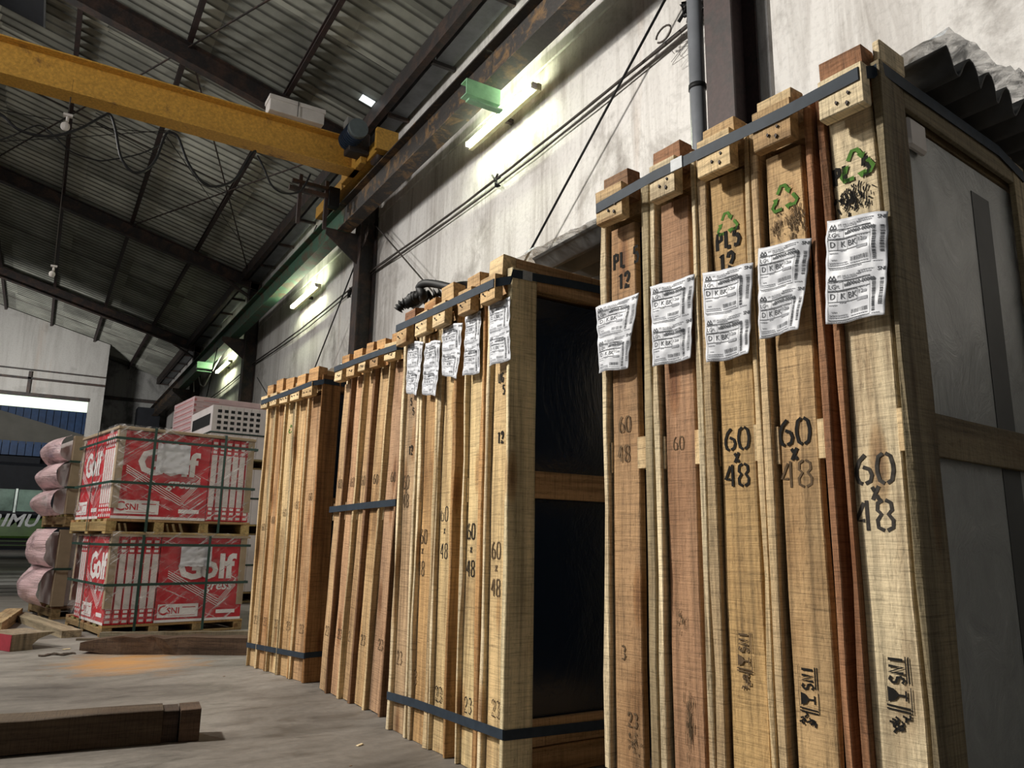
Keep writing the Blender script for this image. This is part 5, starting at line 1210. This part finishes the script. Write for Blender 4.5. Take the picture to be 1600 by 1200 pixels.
# scrap
bm = bmesh.new(); r4_ = random.Random(3)
G = [[bm.verts.new((0.20 * i / 12, 0.07 * j / 4 - .03 * math.sin(i), 0.004 + 0.018 * abs(noise.noise((i * .6, j * .8, 0))) * math.sin(PI * i / 12))) for i in range(13)] for j in range(5)]
for j in range(4):
    for i in range(12): bm.faces.new((G[j][i], G[j][i + 1], G[j + 1][i + 1], G[j + 1][i]))
o = link('bark_scrap', bm, plain('dark_bark', (0.05, 0.035, 0.025), .8, 0, .2, .5, 30), None, T(0.12, 5.66, 0.0)); o.modifiers.new('t', 'SOLIDIFY').thickness = 0.004
tag(o, 'dark curled strip of bark in front of the red-painted block', 'scrap')
for (p, l, rz_, lab) in (((562, 1165), 0.030, 0.5, 'small pale wood chip alone on the floor in front of the middle stack'), ((103, 1021), 0.045, 0.0, 'small pale chip lying on the dark bark strip'), ((350, 1057), 0.012, 0.3, 'tiny dark crumb on the floor left of the left crate stack'), ((548, 1197), 0.010, 0.1, 'tiny dark crumb at the bottom edge of the floor')):
    c0 = at_z(*p, 0); bm = bmesh.new(); box(bm, -l / 2, l / 2, -l * .2, l * .2, 0, l * .15); bmesh.ops.bevel(bm, geom=list(bm.edges), offset=l * .05, segments=1, affect='EDGES')
    for v in bm.verts: v.co.z += 0.2 * v.co.x * .3 + .0 ; v.co.z = max(v.co.z, 0)
    tag(link('wood_chip', bm, WOOD, None, T(c0.x, c0.y, 0.022 if 'bark' in lab else 0.0) @ Matrix.Rotation(rz_, 4, 'Z'), CREAM if 'pale' in lab else BROWN), lab, 'wood chip')
# grey boards stacked at the far left
for k, (y, z, w, x1) in enumerate(((11.3, 0.0, 0.55, -0.02), (12.2, 0.0, 0.6, 0.06), (13.4, 0.0, 0.6, 0.10), (15.0, 0.0, 0.6, 0.16))):
    r = empty('board_stack', T(x1, y, z), ['nearest', 'second', 'third', 'farthest'][k] + ' low stack of grey boards on the floor at the far left', 'board stack')
    for j in range(3): bxo('board', -4, 0 - .05 * (j == 1), 0, w, j * 0.045 + .001, j * 0.045 + 0.040, GREYB, r, bev=.002)
#==OUTSIDE==
# ================================================================== BEYOND THE OPENING
bus = empty('green_bus', T(0.30, 28.0, 0), 'green bus with white lettering parked beyond the truck opening', 'bus')
bxo('body', -7.5, 0, 0, 2.4, 0.62, 1.22, BUSG, bus, bev=.06); bxo('upper_body', -7.5, 0, 0.05, 2.35, 1.22, 2.9, DARK, bus, bev=.1)
bxo('skirt', -7.5, 0, 0.1, 2.3, 0.32, 0.60, RUBBER, bus, bev=.02)
for z in (0.40, 0.52): bxo('trim_strip', -7.5, 0, 0.06, 0.1, z, z + .02, BUSG, bus)
for k in range(9): bxo('window_pane', -7.2 + k * .8, -6.5 + k * .8, 0.035, 0.05, 1.42, 2.08, BUSW, bus, bev=.006)
for k in range(10): bxo('window_post', -7.28 + k * .8, -7.22 + k * .8, 0.02, 0.06, 1.38, 2.1, plain('chrome_trim', (0.35, 0.40, 0.38), .3, .6), bus)
print_obj('lettering', lambda bm: font_text(bm, 'RIMU', -0.85, 1.13, 0.52, lambda a, b: Vector((a, -0.02, b)), shear=.3, bold=.03, spacing=1.05), BUSL, bus)
for x in (-6, -1.6): bm = bmesh.new(); tube_mesh(bm, [(x, 0.08, .42), (x, 0.38, .42)], 0.42, 22); link('wheel', bm, RUBBER, bus)
nh = empty('wall_far_shed', T(0, 0, 0), kind='structure')
bxo('shed_end_wall', -12, 6, 46, 46.2, 0, 7.04, DARK, nh)
# blue cladding band as single sheets
for k in range(34): bxo('blue_cladding_sheet', -5.4 + k * .33, -5.4 + k * .33 + .30, 44.8, 44.85, 4.55, 5.25, BLUE, nh)
for k in range(22): bxo('blue_gable_sheet', -3.4 + k * .33, -3.4 + k * .33 + .30, 45.6, 45.65, 5.9, 7.03, BLUE, nh)
bm = bmesh.new()
for x0, x1, za, zb, y in ((-9, 3.0, 7.3, 5.55, 45.4),):
    A = [bm.verts.new(p) for p in ((x0, y, 5.2), (x1, y, 5.2), (x1, y, 5.5), (-2.6, y, 6.9), (x0, y, 7.0))]; bm.faces.new(A)
o = link('beige_canopy_face', bm, BEIGE, nh); o.modifiers.new('t', 'SOLIDIFY').thickness = .05
for k in range(14): bxo('daylight_panel', -4.6 + k * .46, -4.6 + k * .46 + .42, 45.9, 45.94, 7.08, 8.1, DAY, nh)
bxo('panel_rail', -6, 3, 45.8, 45.88, 7.02, 7.08, STEEL, nh)
bxo('shed_top', -12, 6, 46.0, 46.2, 8.1, 12, STEEL, nh)
bxo('shed_roof', -12, 6, 27.4, 46.2, 10.2, 10.3, BEIGE, nh)
bxo('shed_side', 3.4, 3.5, 27.4, 46.2, 0, 10.2, STEEL, nh); bxo('shed_side', -12.1, -12, 27.4, 46.2, 0, 10.2, STEEL, nh)
bxo('dark_doorway', -6, -0.1, 44.9, 45.0, 0, 4.5, DARK, nh)
for o in list(bpy.data.objects):
    if '_u' in o: del o['_u']
